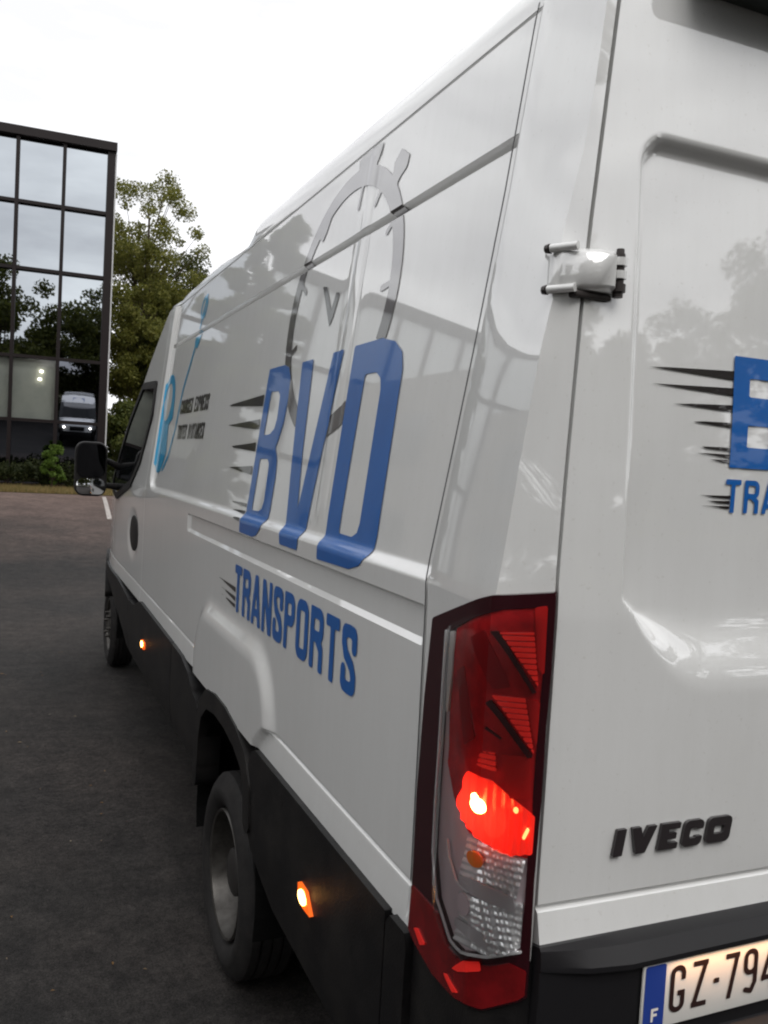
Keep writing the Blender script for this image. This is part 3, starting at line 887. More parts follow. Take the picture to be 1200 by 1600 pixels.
LAMP = {
  'outline': [(0.008, 1.4022), (0.1974, 1.474), (0.3028, 1.4938), (0.3031, 1.3721), (0.3005, 1.2883), (0.3009, 1.1795), (0.2978, 1.0392), (0.2992, 0.9449), (0.2986, 0.8604), (0.2844, 0.8466), (0.2196, 0.8015), (0.1712, 0.7887), (0.094, 0.7845), (0.0142, 0.8011), (-0.0151, 0.8134), (-0.011, 0.8865), (-0.0138, 1.0698), (-0.0064, 1.2554)],
  'inner': [(0.0687, 1.3899), (0.1038, 1.4068), (0.2134, 1.4558), (0.29, 1.4723), (0.2914, 1.3787), (0.2888, 1.3085), (0.2877, 1.1726), (0.2897, 1.1307), (0.2857, 1.0776), (0.2858, 0.9989), (0.283, 0.9278), (0.2239, 0.8943), (0.1801, 0.8762), (0.1484, 0.8787), (0.0929, 0.9245), (0.0691, 0.9939), (0.0666, 1.0887), (0.0683, 1.1697), (0.068, 1.3027)],
  'red': [(0.0978, 1.4001), (0.2134, 1.4558), (0.29, 1.4723), (0.2914, 1.3787), (0.2888, 1.3085), (0.2877, 1.1726), (0.2858, 1.0756), (0.2532, 1.0714), (0.2164, 1.0756), (0.1766, 1.0762), (0.1423, 1.1036), (0.1248, 1.1167), (0.0953, 1.1652), (0.093, 1.2565)],
  'w1': [(0.2103, 1.4163), (0.2696, 1.4274), (0.2827, 1.3451)],
  'bar': [(0.2678, 1.466), (0.29, 1.4723), (0.2917, 1.3609), (0.2792, 1.3763)],
  'w2': [(0.2032, 1.3157), (0.2612, 1.3253), (0.2826, 1.2407)],
  'bar2': [(0.2637, 1.3228), (0.2877, 1.3242), (0.2866, 1.2478)],
  'w3': [(0.1926, 1.2188), (0.2163, 1.2242), (0.2198, 1.1939), (0.1872, 1.1947)],
  'dark1': [(0.1968, 1.4160), (0.2089, 1.4191), (0.2799, 1.3365), (0.2740, 1.3330)],
  'dark2': [(0.1964, 1.2995), (0.2045, 1.3073), (0.2817, 1.2365), (0.2720, 1.2320)],
  'dark3': [(0.1987, 1.2614), (0.2261, 1.2510), (0.2241, 1.2479), (0.1992, 1.2572)],
  'glow': [(0.1687, 1.1733), (0.2139, 1.1745), (0.2441, 1.1605), (0.2888, 1.1426), (0.2884, 1.0877), (0.2507, 1.0726), (0.1987, 1.0791), (0.1587, 1.097), (0.1454, 1.1147)],
  'clr1': [(0.1707, 1.0716), (0.2167, 1.0715), (0.2804, 1.0706), (0.2689, 1.0048), (0.2275, 0.9932), (0.1925, 0.9927), (0.165, 0.9951), (0.1704, 1.039)],
  'clr2': [(0.1635, 0.9725), (0.2061, 0.9808), (0.2809, 1.0021), (0.2819, 0.9273), (0.2237, 0.8963), (0.1898, 0.8859), (0.1545, 0.8842), (0.1577, 0.9301)],
  'p1': [(0.1648, 0.839), (0.1878, 0.8674), (0.2135, 0.8823), (0.2158, 0.8684), (0.1799, 0.8433)],
  'p2': [(0.138, 0.8158), (0.1491, 0.8199), (0.1821, 0.8085), (0.1697, 0.801)],
  'p3': [(0.0179, 0.8333), (0.0332, 0.8389), (0.066, 0.8258), (0.0468, 0.8153)],
}
BEZEL = mat('lamp_bezel', (0.024, 0.0025, 0.005), 0.16)
RED_DEEP = mat('red_lens_deep', (0.23, 0.005, 0.007), 0.2, noise=(26, (0.42, 0.010, 0.012), 0.38, 0.72))
RED_MID = mat('red_lens_mid', (0.34, 0.008, 0.008), 0.2)
RED_BRIGHT = mat('red_reflector', (0.58, 0.016, 0.013), 0.28, emit=(1, 0.03, 0.02), estr=0.14)
def lit_lens(name, base, lo, hi, fall, rough=0.25):
    m = mat(name, base, rough)
    t = m.node_tree; b = t.nodes['Principled BSDF']
    g = t.nodes.new('ShaderNodeNewGeometry')
    d = t.nodes.new('ShaderNodeVectorMath'); d.operation = 'DISTANCE'; d.inputs[1].default_value = (-0.004, 0.094, 1.131)
    t.links.new(g.outputs['Position'], d.inputs[0])
    r = t.nodes.new('ShaderNodeMapRange'); r.interpolation_type = 'SMOOTHERSTEP'
    r.inputs['From Min'].default_value = 0.0; r.inputs['From Max'].default_value = fall; r.inputs['To Min'].default_value = hi; r.inputs['To Max'].default_value = lo
    t.links.new(d.outputs['Value'], r.inputs['Value'])
    b.inputs['Emission Color'].default_value = (1.0, 0.022, 0.010, 1)
    t.links.new(r.outputs['Result'], b.inputs['Emission Strength'])
    return m
RED_LIT = lit_lens('red_lens_lit', (0.5, 0.015, 0.012), 0.55, 3.2, 0.10)
CORE = mat('lamp_filament', (1, 0.8, 0.4), 0.4, emit=(1.0, 0.62, 0.16), estr=16)
CORE2 = mat('lamp_sparkle', (1, 0.4, 0.2), 0.4, emit=(1.0, 0.28, 0.08), estr=3)
MAUVE = mat('smoked_lens', (0.46, 0.38, 0.40), 0.25)
SILVER = mat('silver_reflector', (0.78, 0.78, 0.79), 0.16, metal=0.55)
CHROME = mat('chrome_edge', (0.75, 0.75, 0.76), 0.2, metal=0.35)
AMBER = mat('amber_bulb', (0.55, 0.17, 0.02), 0.25, coat=0.5)
def clear_cover():
    m = bpy.data.materials.new('clear_cover'); m.use_nodes = True
    t = m.node_tree; t.nodes.clear()
    o = t.nodes.new('ShaderNodeOutputMaterial'); mxs = t.nodes.new('ShaderNodeMixShader'); fr = t.nodes.new('ShaderNodeFresnel')
    tr = t.nodes.new('ShaderNodeBsdfTransparent'); gl = t.nodes.new('ShaderNodeBsdfGlossy')
    fr.inputs['IOR'].default_value = 1.45; gl.inputs['Roughness'].default_value = 0.03
    t.links.new(fr.outputs['Fac'], mxs.inputs['Fac']); t.links.new(tr.outputs['BSDF'], mxs.inputs[1]); t.links.new(gl.outputs['BSDF'], mxs.inputs[2])
    t.links.new(mxs.outputs['Shader'], o.inputs['Surface'])
    return m
COVER = clear_cover()
def bbox(pts, e=0.008):
    return (min(p[0] for p in pts) - e, max(p[0] for p in pts) + e, min(p[1] for p in pts) - e, max(p[1] for p in pts) + e)
def lamp_piece(name, key, m, parent, off, thick=0.004, h=0.004, sdf=None, relief=None, fmap=lamp_map):
    pts = LAMP[key] if isinstance(key, str) else key
    return sheet(name, sdf or poly(pts), bbox(pts), h, fmap, m, parent, off, thick, True, relief)
inner_s = poly(LAMP['inner'])
def rounded(key, r): 
    p = poly(LAMP[key])
    return lambda U, V: p(U, V) - r
TL = lamp_piece('tail_light', 'outline', BEZEL, VAN, 0.012, 0.03, 0.006, sdf=minus(poly(LAMP['outline']), lambda U, V: inner_s(U, V) + 0.002))
TL['label'] = 'tall lit tail light with red, clear and smoked lenses'
lamp_piece('lamp_housing', 'outline', BEZEL, TL, 0.002, 0.01, 0.01)
lamp_piece('smoked_lens', 'inner', MAUVE, TL, 0.005, 0.002, 0.006)
lamp_piece('red_lens', 'red', RED_DEEP, TL, 0.009, 0.004, 0.005, relief=lambda s, z: 0.0035 * np.abs(((s * 0.9 + z) * 9.0) % 1.0 - 0.5))
lamp_piece('sky_glint', [(0.0785, 1.392), (0.0945, 1.394), (0.0935, 1.318), (0.0870, 1.252), (0.0800, 1.250), (0.0775, 1.31)], mat('sky_glint', (0.50, 0.48, 0.46), 0.4), TL, 0.0115, 0.004, 0.003)  # pale strip painted in for the sky's reflection along the lens
for key, m_, o_ in (('bar', RED_MID, 0.013), ('bar2', RED_MID, 0.013)):
    lamp_piece('red_facet', key, m_, TL, o_, 0.004)
for pts in ([(0.150, 1.395), (0.185, 1.415), (0.235, 1.335), (0.205, 1.325)], [(0.112, 1.33), (0.135, 1.345), (0.178, 1.235), (0.150, 1.215)], [(0.212, 1.300), (0.245, 1.262), (0.225, 1.245), (0.198, 1.290)],
            [(0.225, 1.225), (0.278, 1.235), (0.283, 1.170), (0.245, 1.160)]):
    lamp_piece('red_facet', pts, RED_MID if pts[0][0] > 0.2 else mat('red_lens_dim', (0.20, 0.005, 0.007), 0.2), TL, 0.0122, 0.004, 0.003)
for key in ('w1', 'w2', 'w3'):
    tri = poly(LAMP[key])
    lamp_piece('ribbed_reflector', key, RED_BRIGHT, TL, 0.0135, 0.004, 0.0018, sdf=inter(tri, lambda U, V: np.abs(((V - U * 0.15) / 0.0088) % 1.0 - 0.5) * 0.0088 - 0.0031))
for key in ('dark1', 'dark2', 'dark3'):
    lamp_piece('lens_divider', key, mat('maroon_divider', (0.035, 0.002, 0.004), 0.3), TL, 0.0145, 0.004, 0.003)
lamp_piece('lit_lens', 'glow', RED_LIT, TL, 0.0135, 0.004, 0.003, sdf=rounded('glow', 0.003), relief=lambda s, z: 0.002 * np.sin(s * 400))
lamp_piece('bulb', [(0.185, 1.120), (0.207, 1.142)], CORE, TL, 0.0175, 0.004, 0.002, sdf=ellipse(0.196, 1.1313, 0.0125, 0.0115))
lamp_piece('bulb', [(0.184, 1.138), (0.196, 1.150)], CORE, TL, 0.0175, 0.004, 0.002, sdf=ellipse(0.190, 1.142, 0.006, 0.007))
lamp_piece('bulb', [(0.253, 1.141), (0.264, 1.152)], CORE2, TL, 0.0175, 0.004, 0.002, sdf=ellipse(0.2583, 1.1463, 0.0045, 0.0045))
lamp_piece('bulb', [(0.272, 1.10), (0.284, 1.13)], CORE2, TL, 0.0175, 0.004, 0.002, sdf=stroke([(0.275, 1.108), (0.281, 1.122)], 0.005))
fac = lambda s, z: (0.006 * np.abs(((s + 0.35 * z) / 0.017) % 1.0 - 0.5)) * sstep((s - 0.195) / 0.02) + 0.005 * np.abs(((z - 0.15 * s) / 0.0115) % 1.0 - 0.5) + 0.004 * np.sin(s * 45 + z * 38)
lamp_piece('clear_reflector', 'clr1', SILVER, TL, 0.0095, 0.004, 0.0024, relief=fac)
lamp_piece('clear_reflector', 'clr2', SILVER, TL, 0.0095, 0.004, 0.0024, relief=fac)
lamp_piece('reflector_shade', [(0.168, 1.0), (0.283, 0.985)], mat('grey_reflector', (0.36, 0.34, 0.35), 0.25), TL, 0.0150, 0.003, 0.003,
           sdf=inter(poly([(0.166, 0.998), (0.200, 1.012), (0.262, 1.012), (0.270, 0.986), (0.220, 0.981), (0.166, 0.985)]), inner_s))
lamp_piece('reflector_shade', [(0.165, 0.93), (0.284, 0.90)], MATS['grey_reflector'], TL, 0.0150, 0.003, 0.003, sdf=inter(poly([(0.160, 0.925), (0.200, 0.931), (0.255, 0.917), (0.230, 0.905), (0.16, 0.912)]), inner_s))
lamp_piece('socket', [(0.165, 0.975), (0.190, 0.948)], MAUVE, TL, 0.0165, 0.004, 0.003, sdf=ellipse(0.180, 0.958, 0.013, 0.018))
lamp_piece('amber_bulb', [(0.18, 1.02), (0.215, 1.06)], AMBER, TL, 0.018, 0.006, 0.0025, sdf=ellipse(0.1963, 1.0432, 0.0130, 0.0125))
low_red = minus(inter(poly(LAMP['outline']), rect(-0.02, 0.74, 0.30, 0.905)), lambda U, V: inner_s(U, V) - 0.010)
lamp_piece('lower_reflector', [(-0.01, 0.78), (0.30, 0.90)], mat('red_reflector_dark', (0.10, 0.003, 0.004), 0.2, noise=(20, (0.17, 0.004, 0.006), 0.4, 0.7)), TL, 0.0150, 0.004, 0.005, sdf=lambda U, V: low_red(U, V) + 0.004)
for key in ('p1', 'p2', 'p3'):
    lamp_piece('lower_reflector_facet', key, RED_BRIGHT, TL, 0.0175, 0.002, 0.003)
edge_path = [(0.0687, 1.3899), (0.068, 1.3027), (0.0683, 1.1697), (0.0666, 1.0887), (0.0691, 0.9939), (0.0929, 0.9245), (0.1484, 0.8787), (0.1801, 0.8762), (0.2239, 0.8943), (0.283, 0.9278)]
lamp_piece('chrome_edge', edge_path, CHROME, TL, 0.0155, 0.003, 0.002, sdf=stroke(edge_path, 0.0035))
edge2 = [(0.1127, 1.03), (0.1190, 1.00), (0.130, 0.985), (0.150, 0.965), (0.175, 0.955)]
lamp_piece('chrome_edge', edge2, CHROME, TL, 0.0120, 0.003, 0.002, sdf=stroke([(0.098, 1.12), (0.105, 1.06), (0.122, 1.01), (0.150, 0.982), (0.200, 0.978)], 0.003))
lamp_piece('lens_cover', 'inner', COVER, TL, 0.024, 0.0, 0.006, sdf=lambda U, V: inner_s(U, V) + 0.001,
           relief=lambda s, z: 0.010 * sstep((s - 0.07) / 0.05) - 0.006)
TR = mirror_mesh('tail_light', TL, BEZEL, VAN)
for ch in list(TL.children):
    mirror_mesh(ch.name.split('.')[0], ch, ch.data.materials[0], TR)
tl_l = bpy.data.lights.new('tail_glow', 'POINT'); tl_l.energy = 0.25; tl_l.color = (1, 0.05, 0.02); tl_l.shadow_soft_size = 0.03
tlo = bpy.data.objects.new('tail_glow', tl_l); tlo.location = Vector((-0.05, 0.0, 1.12)) - VAN.location - TL.location; COL.objects.link(tlo); tlo.parent = TL

# --- rear bumper
def corner_map(s, z, off): return lamp_map(s, z, np.asarray(off) - 0.004 + 0 * s)
a = sheet('bumper_corner', poly([(-0.006, 0.80), (0.303, 0.925), (0.303, 0.36), (-0.006, 0.376)]), (-0.03, 0.32, 0.34, 0.95), 0.014, corner_map, PLASTIC, VAN, 0.008, 0.02)
mirror_mesh('bumper_corner', a, PLASTIC, VAN)
bp_prof = [(0.03, 0.930), (-0.020, 0.944), (-0.046, 0.940), (-0.066, 0.918), (-0.066, 0.9095), (-0.052, 0.907), (-0.052, 0.770), (-0.078, 0.760), (-0.095, 0.745), (-0.098, 0.55), (-0.07, 0.40), (0.05, 0.38)]
v = []; f = []
xs = [0.046, 0.07, 0.12, 0.19] + list(np.linspace(0.25, 1.75, 12)) + [1.81, 1.88, 1.93, 1.954]
for x in xs:
    k = 1 - min(1, max(0, (0.20 - min(x, 2 - x)) / 0.15)) ** 2
    for (y, z) in bp_prof:
        yy = y if y > -0.02 else -0.02 + (y + 0.02) * (0.15 + 0.85 * k)
        v.append((x, yy, z))
n = len(bp_prof)
for i in range(len(xs) - 1):
    for j in range(n - 1): f.append((i * n + j, (i + 1) * n + j, (i + 1) * n + j + 1, i * n + j + 1))
f.append(tuple(range(n)))
bump_o = link('rear_bumper', v, f, PLASTIC_GREY, VAN, True, 25)

# number plate
PLATE = mat('plate_white', (0.72, 0.70, 0.66), 0.4, bump=(60, 0.05, 0.002))
mb = MB(); mb.box(0.2185, 0.7385, -0.0605, -0.054, 0.797, 0.907, 0.003)
pl = mb.build('number_plate', PLATE, VAN, True)
def plate_map(u, v, off): return np.stack([u, -0.0605 - np.asarray(off) + 0 * u, v], 1)
EB = mat('plate_blue', (0.015, 0.045, 0.26), 0.4)
sheet('country_band', rbox(0.221, 0.7995, 0.2625, 0.9045, 0.003), (0.21, 0.27, 0.79, 0.91), 0.004, plate_map, EB, pl, 0.001, 0, False)
sheet('country_letter', shift(glyph('F', 0.014, 0.022, 0.0045), 0.236, 0.812), (0.23, 0.255, 0.808, 0.838), 0.0012, plate_map, PLATE, pl, 0.002, 0, False)
PB = mat('plate_black', (0.022, 0.010, 0.009), 0.4)
for ch, px, w_ in (('G', 0.272, 0.0315), ('Z', 0.3185, 0.0315), ('-', 0.360, 0.020), ('7', 0.388, 0.0305), ('9', 0.429, 0.0315), ('4', 0.471, 0.0315)):
    sheet('plate_character', shift(glyph(ch, w_, 0.078, 0.0088), px, 0.8185), (px - 0.004, px + w_ + 0.004, 0.81, 0.90), 0.0016, plate_map, PB, pl, 0.0015, 0, False)
# plate lamp under the lip
PLL = mat('plate_lamp_lit', (1, 0.8, 0.5), 0.4, emit=(1.0, 0.66, 0.32), estr=1.2)
mb = MB(); mb.box(0.30, 0.66, -0.0640, -0.0610, 0.9085, 0.9125, 0.001)
po = mb.build('plate_lamp', PLL, VAN)
ld = bpy.data.lights.new('plate_glow', 'AREA'); ld.shape = 'RECTANGLE'; ld.size = 0.34; ld.size_y = 0.01; ld.energy = 0.24; ld.color = (1.0, 0.47, 0.17)
lo = bpy.data.objects.new('plate_glow', ld); lo.location = Vector((0.44, -0.0760, 0.9105)) - VAN.location; lo.rotation_euler = (R(-22), 0, 0); COL.objects.link(lo); lo.parent = po

# badge on the door
BADGE = mat('badge_black', (0.02, 0.016, 0.017), 0.4, coat=0.4)
bx = 0.184
wid = {'I': 0.021, 'V': 0.051, 'E': 0.040, 'C': 0.041, 'O': 0.052}
for ch in 'IVECO':
    w_ = wid[ch]
    t_ = {'I': 0.0185, 'V': 0.0170, 'E': 0.0105, 'C': 0.0135, 'O': 0.0150}[ch]
    g0 = glyph(ch, w_, 0.044, t_)
    if ch == 'E': g0 = union(rect(0, 0, 0.017, 0.044), g0)
    sh = lambda U, V, g=g0, b=bx: g(U - b - (V - 1.062) * 0.16, V - 1.062)
    sheet('badge_letter', sh, (bx - 0.012, bx + w_ + 0.018, 1.052, 1.116), 0.0022, door_map, BADGE, VAN, 0.007, 0.006, False)
    bx += w_ + 0.0095

# door decals
def dk(name, pts, m, h=0.004):
    return sheet(name, poly(pts), bbox(pts, 0.01), h, door_map, m, VAN, 0.002, 0, True)
for pts in ([(0.212, 1.855), (0.408, 1.864), (0.408, 1.848)], [(0.229, 1.828), (0.408, 1.835), (0.408, 1.821)], [(0.261, 1.799), (0.407, 1.806), (0.407, 1.794)],
            [(0.289, 1.773), (0.407, 1.776), (0.407, 1.767)], [(0.294, 1.731), (0.404, 1.734), (0.404, 1.7275)], [(0.322, 1.721), (0.404, 1.722), (0.404, 1.716)], [(0.343, 1.711), (0.404, 1.713), (0.404, 1.707)],
            [(0.309, 1.650), (0.411, 1.652), (0.411, 1.6465)], [(0.332, 1.641), (0.410, 1.643), (0.410, 1.6375)], [(0.347, 1.633), (0.410, 1.634), (0.410, 1.629)]):
    dk('speed_stripe', pts, DECAL_BLACK, 0.003)
dx_ = 0.402
for ch, w_ in (('B', 0.125), ('V', 0.17), ('D', 0.135)):
    sheet('door_letter', shift(glyph(ch, w_, 0.190, 0.036), dx_, 1.700), (dx_ - 0.01, dx_ + w_ + 0.01, 1.69, 1.90), 0.004, door_map, DECAL_BLUE, VAN, 0.0025, 0, True)
    dx_ += w_ + 0.02
dx_ = 0.398
for ch in 'TRANSPORTS':
    sheet('door_letter', shift(glyph(ch, 0.034, 0.057, 0.009), dx_, 1.623), (dx_ - 0.004, dx_ + 0.04, 1.618, 1.684), 0.0018, door_map, DECAL_BLUE, VAN, 0.0025, 0, True)
    dx_ += 0.0425
ringd = minus(ellipse(0.655, 1.93, 0.165, 0.160), ellipse(0.655, 1.93, 0.146, 0.141))
sheet('stopwatch_print', minus(ringd, rect(0.2, 1.6, 1.0, 1.90)), (0.45, 0.81, 1.90, 2.12), 0.006, door_map, DECAL_GREY, VAN, 0.002, 0, True)

# --- flank decals
def fd(name, sdf, bx_, m, h=0.008, off=0.002):
    return sheet(name, sdf, bx_, h, flank, m, VAN, off, 0, True)
def side_glyph(ch, yl, w, z0, hgt, t):
    g0 = glyph(ch, w, hgt, t)
    return lambda Y, Z: g0(yl - Y, Z - z0)
# BVD, drawn as in the print
Bs = poly([(1.772, 1.974), (1.60, 1.974), (1.545, 1.962), (1.512, 1.93), (1.500, 1.86), (1.508, 1.785), (1.535, 1.735), (1.556, 1.708), (1.520, 1.675), (1.506, 1.62), (1.508, 1.50), (1.530, 1.452), (1.575, 1.426), (1.62, 1.418), (1.79, 1.418)])
Bc1 = poly([(1.706, 1.894), (1.622, 1.891), (1.596, 1.875), (1.590, 1.80), (1.606, 1.768), (1.650, 1.751), (1.717, 1.749)])
Bc2 = poly([(1.718, 1.670), (1.625, 1.671), (1.602, 1.655), (1.592, 1.535), (1.606, 1.51), (1.634, 1.500), (1.722, 1.498)])
fd('side_letter', minus(minus(Bs, Bc1), Bc2), (1.48, 1.81, 1.40, 1.99), DECAL_BLUE)
Vs = union(poly([(1.411, 1.966), (1.305, 1.966), (1.272, 1.700), (1.236, 1.530), (1.232, 1.427), (1.311, 1.427), (1.36, 1.66)]),
           poly([(1.046, 1.968), (1.137, 1.968), (1.215, 1.62), (1.236, 1.530), (1.240, 1.427), (1.146, 1.427), (1.118, 1.60)]))
fd('side_letter', Vs, (1.03, 1.43, 1.41, 1.98), DECAL_BLUE)
Ds = poly([(0.975, 1.969), (0.795, 1.969), (0.716, 1.953), (0.668, 1.925), (0.650, 1.885), (0.648, 1.52), (0.657, 1.468), (0.69, 1.443), (0.752, 1.428), (0.978, 1.424)])
Dc = poly([(0.872, 1.889), (0.802, 1.889), (0.770, 1.873), (0.759, 1.845), (0.759, 1.535), (0.770, 1.510), (0.799, 1.498), (0.885, 1.499)])
fd('side_letter', minus(Ds, Dc), (0.63, 1.0, 1.40, 1.98), DECAL_BLUE)
# speed stripes beside the B
for pts in ([(2.351, 1.872), (1.790, 1.889), (1.790, 1.850)], [(2.264, 1.793), (1.795, 1.805), (1.795, 1.769)], [(2.208, 1.710), (1.80, 1.725), (1.80, 1.694)],
            [(2.145, 1.632), (1.80, 1.644), (1.80, 1.613)], [(2.127, 1.512), (1.80, 1.515), (1.80, 1.502)], [(2.024, 1.484), (1.80, 1.489), (1.80, 1.476)], [(1.95, 1.462), (1.80, 1.464), (1.80, 1.452)],
            [(2.069, 1.226), (1.80, 1.226), (1.80, 1.208)], [(2.02, 1.196), (1.80, 1.194), (1.80, 1.178)], [(2.016, 1.173), (1.80, 1.168), (1.80, 1.154)]):
    fd('speed_stripe', poly(pts), bbox(pts, 0.01), DECAL_BLACK, 0.006)
# TRANSPORTS
widths = {'T': 0.094, 'R': 0.100, 'A': 0.108, 'N': 0.104, 'S': 0.094, 'P': 0.094, 'O': 0.100}
yl = 1.815
word = 'TRANSPORTS'
tot = sum(widths[c] for c in word)
gap_ = (1.815 - 0.672 - tot) / 9
for ch in word:
    fd('side_letter', side_glyph(ch, yl, widths[ch], 1.145, 0.160, 0.030), (yl - widths[ch] - 0.01, yl + 0.01, 1.135, 1.315), DECAL_BLUE, 0.005)
    yl -= widths[ch] + gap_
# stopwatch ring, crown, buttons, ticks and hands
ringo = minus(ellipse(1.185, 2.10, 0.435, 0.372), ellipse(1.185, 2.10, 0.376, 0.320))
lower_cut = rect(0.6, 1.6, 1.9, 1.735)
occl = union(Bs, Vs, Ds)
vin = poly([(1.32, 1.99), (1.12, 1.99), (1.236, 1.50)])
occlv = rect(0, 0, 9, 1.9)
occl2 = lambda U, V: np.minimum(occl(U, V) - 0.001, np.maximum(vin(U, V), occlv(U, V)))
watch = union(ringo, poly([(1.165, 2.455), (1.020, 2.452), (1.00, 2.498), (1.09, 2.506), (1.170, 2.500)]), poly([(1.13, 2.44), (1.05, 2.44), (1.06, 2.47), (1.12, 2.47)]),
              poly([(0.900, 2.378), (0.905, 2.415), (0.868, 2.440), (0.812, 2.408), (0.818, 2.380), (0.850, 2.366), (0.875, 2.345), (0.905, 2.355)]),
              poly([(1.450, 2.352), (1.415, 2.400), (1.350, 2.432), (1.345, 2.395), (1.372, 2.352), (1.40, 2.325)]))
for a_, b_ in (((1.122, 2.358), (1.114, 2.412)), ((0.995, 2.335), (0.962, 2.375)), ((0.880, 2.238), (0.845, 2.262)), ((0.858, 2.096), (0.815, 2.100)), ((1.49, 2.188), (1.545, 2.222)), ((1.50, 2.02), (1.56, 2.00))):
    watch = union(watch, stroke([a_, b_], 0.016))
fd('stopwatch_print', minus(watch, occl2), (0.72, 1.66, 1.72, 2.52), DECAL_WATCH, 0.0075)
fd('stopwatch_hand', poly([(1.325, 2.180), (1.285, 2.172), (1.218, 2.095), (1.196, 2.142), (1.165, 2.136), (1.190, 2.075), (1.212, 2.048)]), (1.14, 1.34, 2.03, 2.2), DECAL_BLACK, 0.005)
# small lettering
def small_line(text, yl, yr_, z0):
    w_ = (yl - yr_) / len(text)
    y = yl
    for ch in text:
        if ch != ' ':
            fd('side_text', side_glyph(ch, y, w_ * 0.80, z0, 0.074, 0.0135), (y - w_, y + 0.005, z0 - 0.006, z0 + 0.08), DECAL_BLACK, 0.005)
        y -= w_
small_line('COURSES EXPRESS', 3.40, 2.695, 1.872)
small_line('TOUTES DISTANCES', 3.385, 2.70, 1.744)
# cyan round sign with a tail
eo = ellipse(3.83, 1.835, 0.225, 0.275)
ei = ellipse(3.83, 1.955, 0.115, 0.105)
cy = minus(eo, union(ei, poly([(3.60, 1.86), (3.70, 1.83), (3.66, 1.70), (3.52, 1.60), (3.52, 1.85)])))
fd('round_logo', inter(cy, rect(3.55, 1.5, 3.955, 2.2)), (3.5, 4.0, 1.54, 2.13), DECAL_CYAN, 0.009)
fd('logo_tail', union(stroke([(3.13, 2.44), (3.20, 2.30), (3.29, 2.16), (3.42, 2.0), (3.47, 1.80), (3.56, 1.66), (3.68, 1.585)], 0.028),
                      poly([(3.12, 2.262), (3.275, 2.285), (3.28, 2.215), (3.20, 2.19)]), minus(ellipse(3.17, 2.39, 0.075, 0.06), ellipse(3.17, 2.39, 0.05, 0.04))), (3.05, 3.72, 1.55, 2.47), DECAL_CYAN, 0.01)

# --- cab door window, handle, mirror
wp = [(4.215, 2.10), (4.79, 2.125), (5.24, 1.905), (5.93, 1.375), (5.46, 1.318), (5.20, 1.362), (4.70, 1.442), (4.41, 1.597), (4.185, 1.89)]
wsd = poly(wp)
wg = fd('cab_window', lambda U, V: wsd(U, V) + 0.03, bbox(wp, 0.02), GLASS_DARK, 0.03, 0.003)
wf = sheet('window_frame', minus(wsd, lambda U, V: wsd(U, V) + 0.045), bbox(wp, 0.02), 0.018, flank, PLASTIC, VAN, 0.010, 0.01, True)
mirror_mesh('cab_window', wg, GLASS_DARK, VAN); mirror_mesh('window_frame', wf, PLASTIC, VAN)
hs = ellipse(4.54, 1.156, 0.185, 0.112)
hd = sheet('door_handle', hs, (4.33, 4.76, 1.03, 1.28), 0.012, flank, PLASTIC, VAN, 0.006, 0.02, True, relief=lambda y, z: 0.010 * (1 - np.clip(np.hypot((y - 4.54) / 0.185, (z - 1.156) / 0.112), 0, 1) ** 2))
mirror_mesh('door_handle', hd, PLASTIC, VAN)
def wing_mirror(sg):
    X = lambda x: x if sg > 0 else 2 - x
    def rb(x0, x1, y0, y1, z0, z1, r, dome=0.0):
        """rounded box standing in the x-z plane"""
        v = []; f = []
        ring = []
        for cx, cz, a0 in ((x1 - r, z1 - r, 0), (x0 + r, z1 - r, 90), (x0 + r, z0 + r, 180), (x1 - r, z0 + r, 270)):
            for k in range(7):
                a = R(a0 + 15 * k); ring.append((cx + r * math.cos(a), cz + r * math.sin(a)))
        mx_, mz_ = (x0 + x1) / 2, (z0 + z1) / 2
        for sc_, y in ((0.97, y0), (1.0, y0 + 0.012), (1.0, y0 + 0.05), (0.93, y0 + 0.10), (0.72, y1)):
            v += [(X(mx_ + (p - mx_) * sc_), y, mz_ + (q - mz_) * sc_) for p, q in ring]
        n = len(ring)
        for i in range(4):
            for k in range(n): f.append((i * n + k, i * n + (k + 1) % n, (i + 1) * n + (k + 1) % n, (i + 1) * n + k))
        f.append(tuple(range(n))); f.append(tuple(range(4 * n, 5 * n)))
        return v, f
    h_ = link('wing_mirror', *rb(-0.305, -0.085, 5.40, 5.56, 1.335, 1.725, 0.065), PLASTIC, VAN, True, 35)
    def gl_map(tilt_z, tilt_x, zc, bow):
        def f_(u, v, off):
            yy = 5.397 - np.asarray(off) + (v - zc) * tilt_z + (u + 0.195) * tilt_x - bow * (1 - ((u + 0.195) / 0.10) ** 2 - ((v - zc) / 0.1) ** 2)
            return np.stack([u if sg > 0 else 2 - u, yy, v], 1)
        return f_
    sheet('mirror_glass', rbox(-0.290, 1.475, -0.100, 1.708, 0.045), (-0.30, -0.09, 1.46, 1.72), 0.012, gl_map(-0.10, 0.05, 1.59, 0.0), MIRROR_DARK, h_, 0.016, 0, True)
    sheet('wide_angle_glass', rbox(-0.290, 1.350, -0.100, 1.462, 0.040), (-0.30, -0.09, 1.34, 1.47), 0.008, gl_map(0.0, 0.0, 1.406, 0.022), MIRROR, h_, 0.006, 0, True)
    for z0, z1 in ((1.415, 1.40), (1.60, 1.53)):
        mb = MB(); mb.tube((X(-0.10), 5.47, z0), (X(0.06), 5.52, z1), 0.020, 0.030, 12); mb.build('mirror_arm', PLASTIC, h_, True)
wing_mirror(1); wing_mirror(-1)

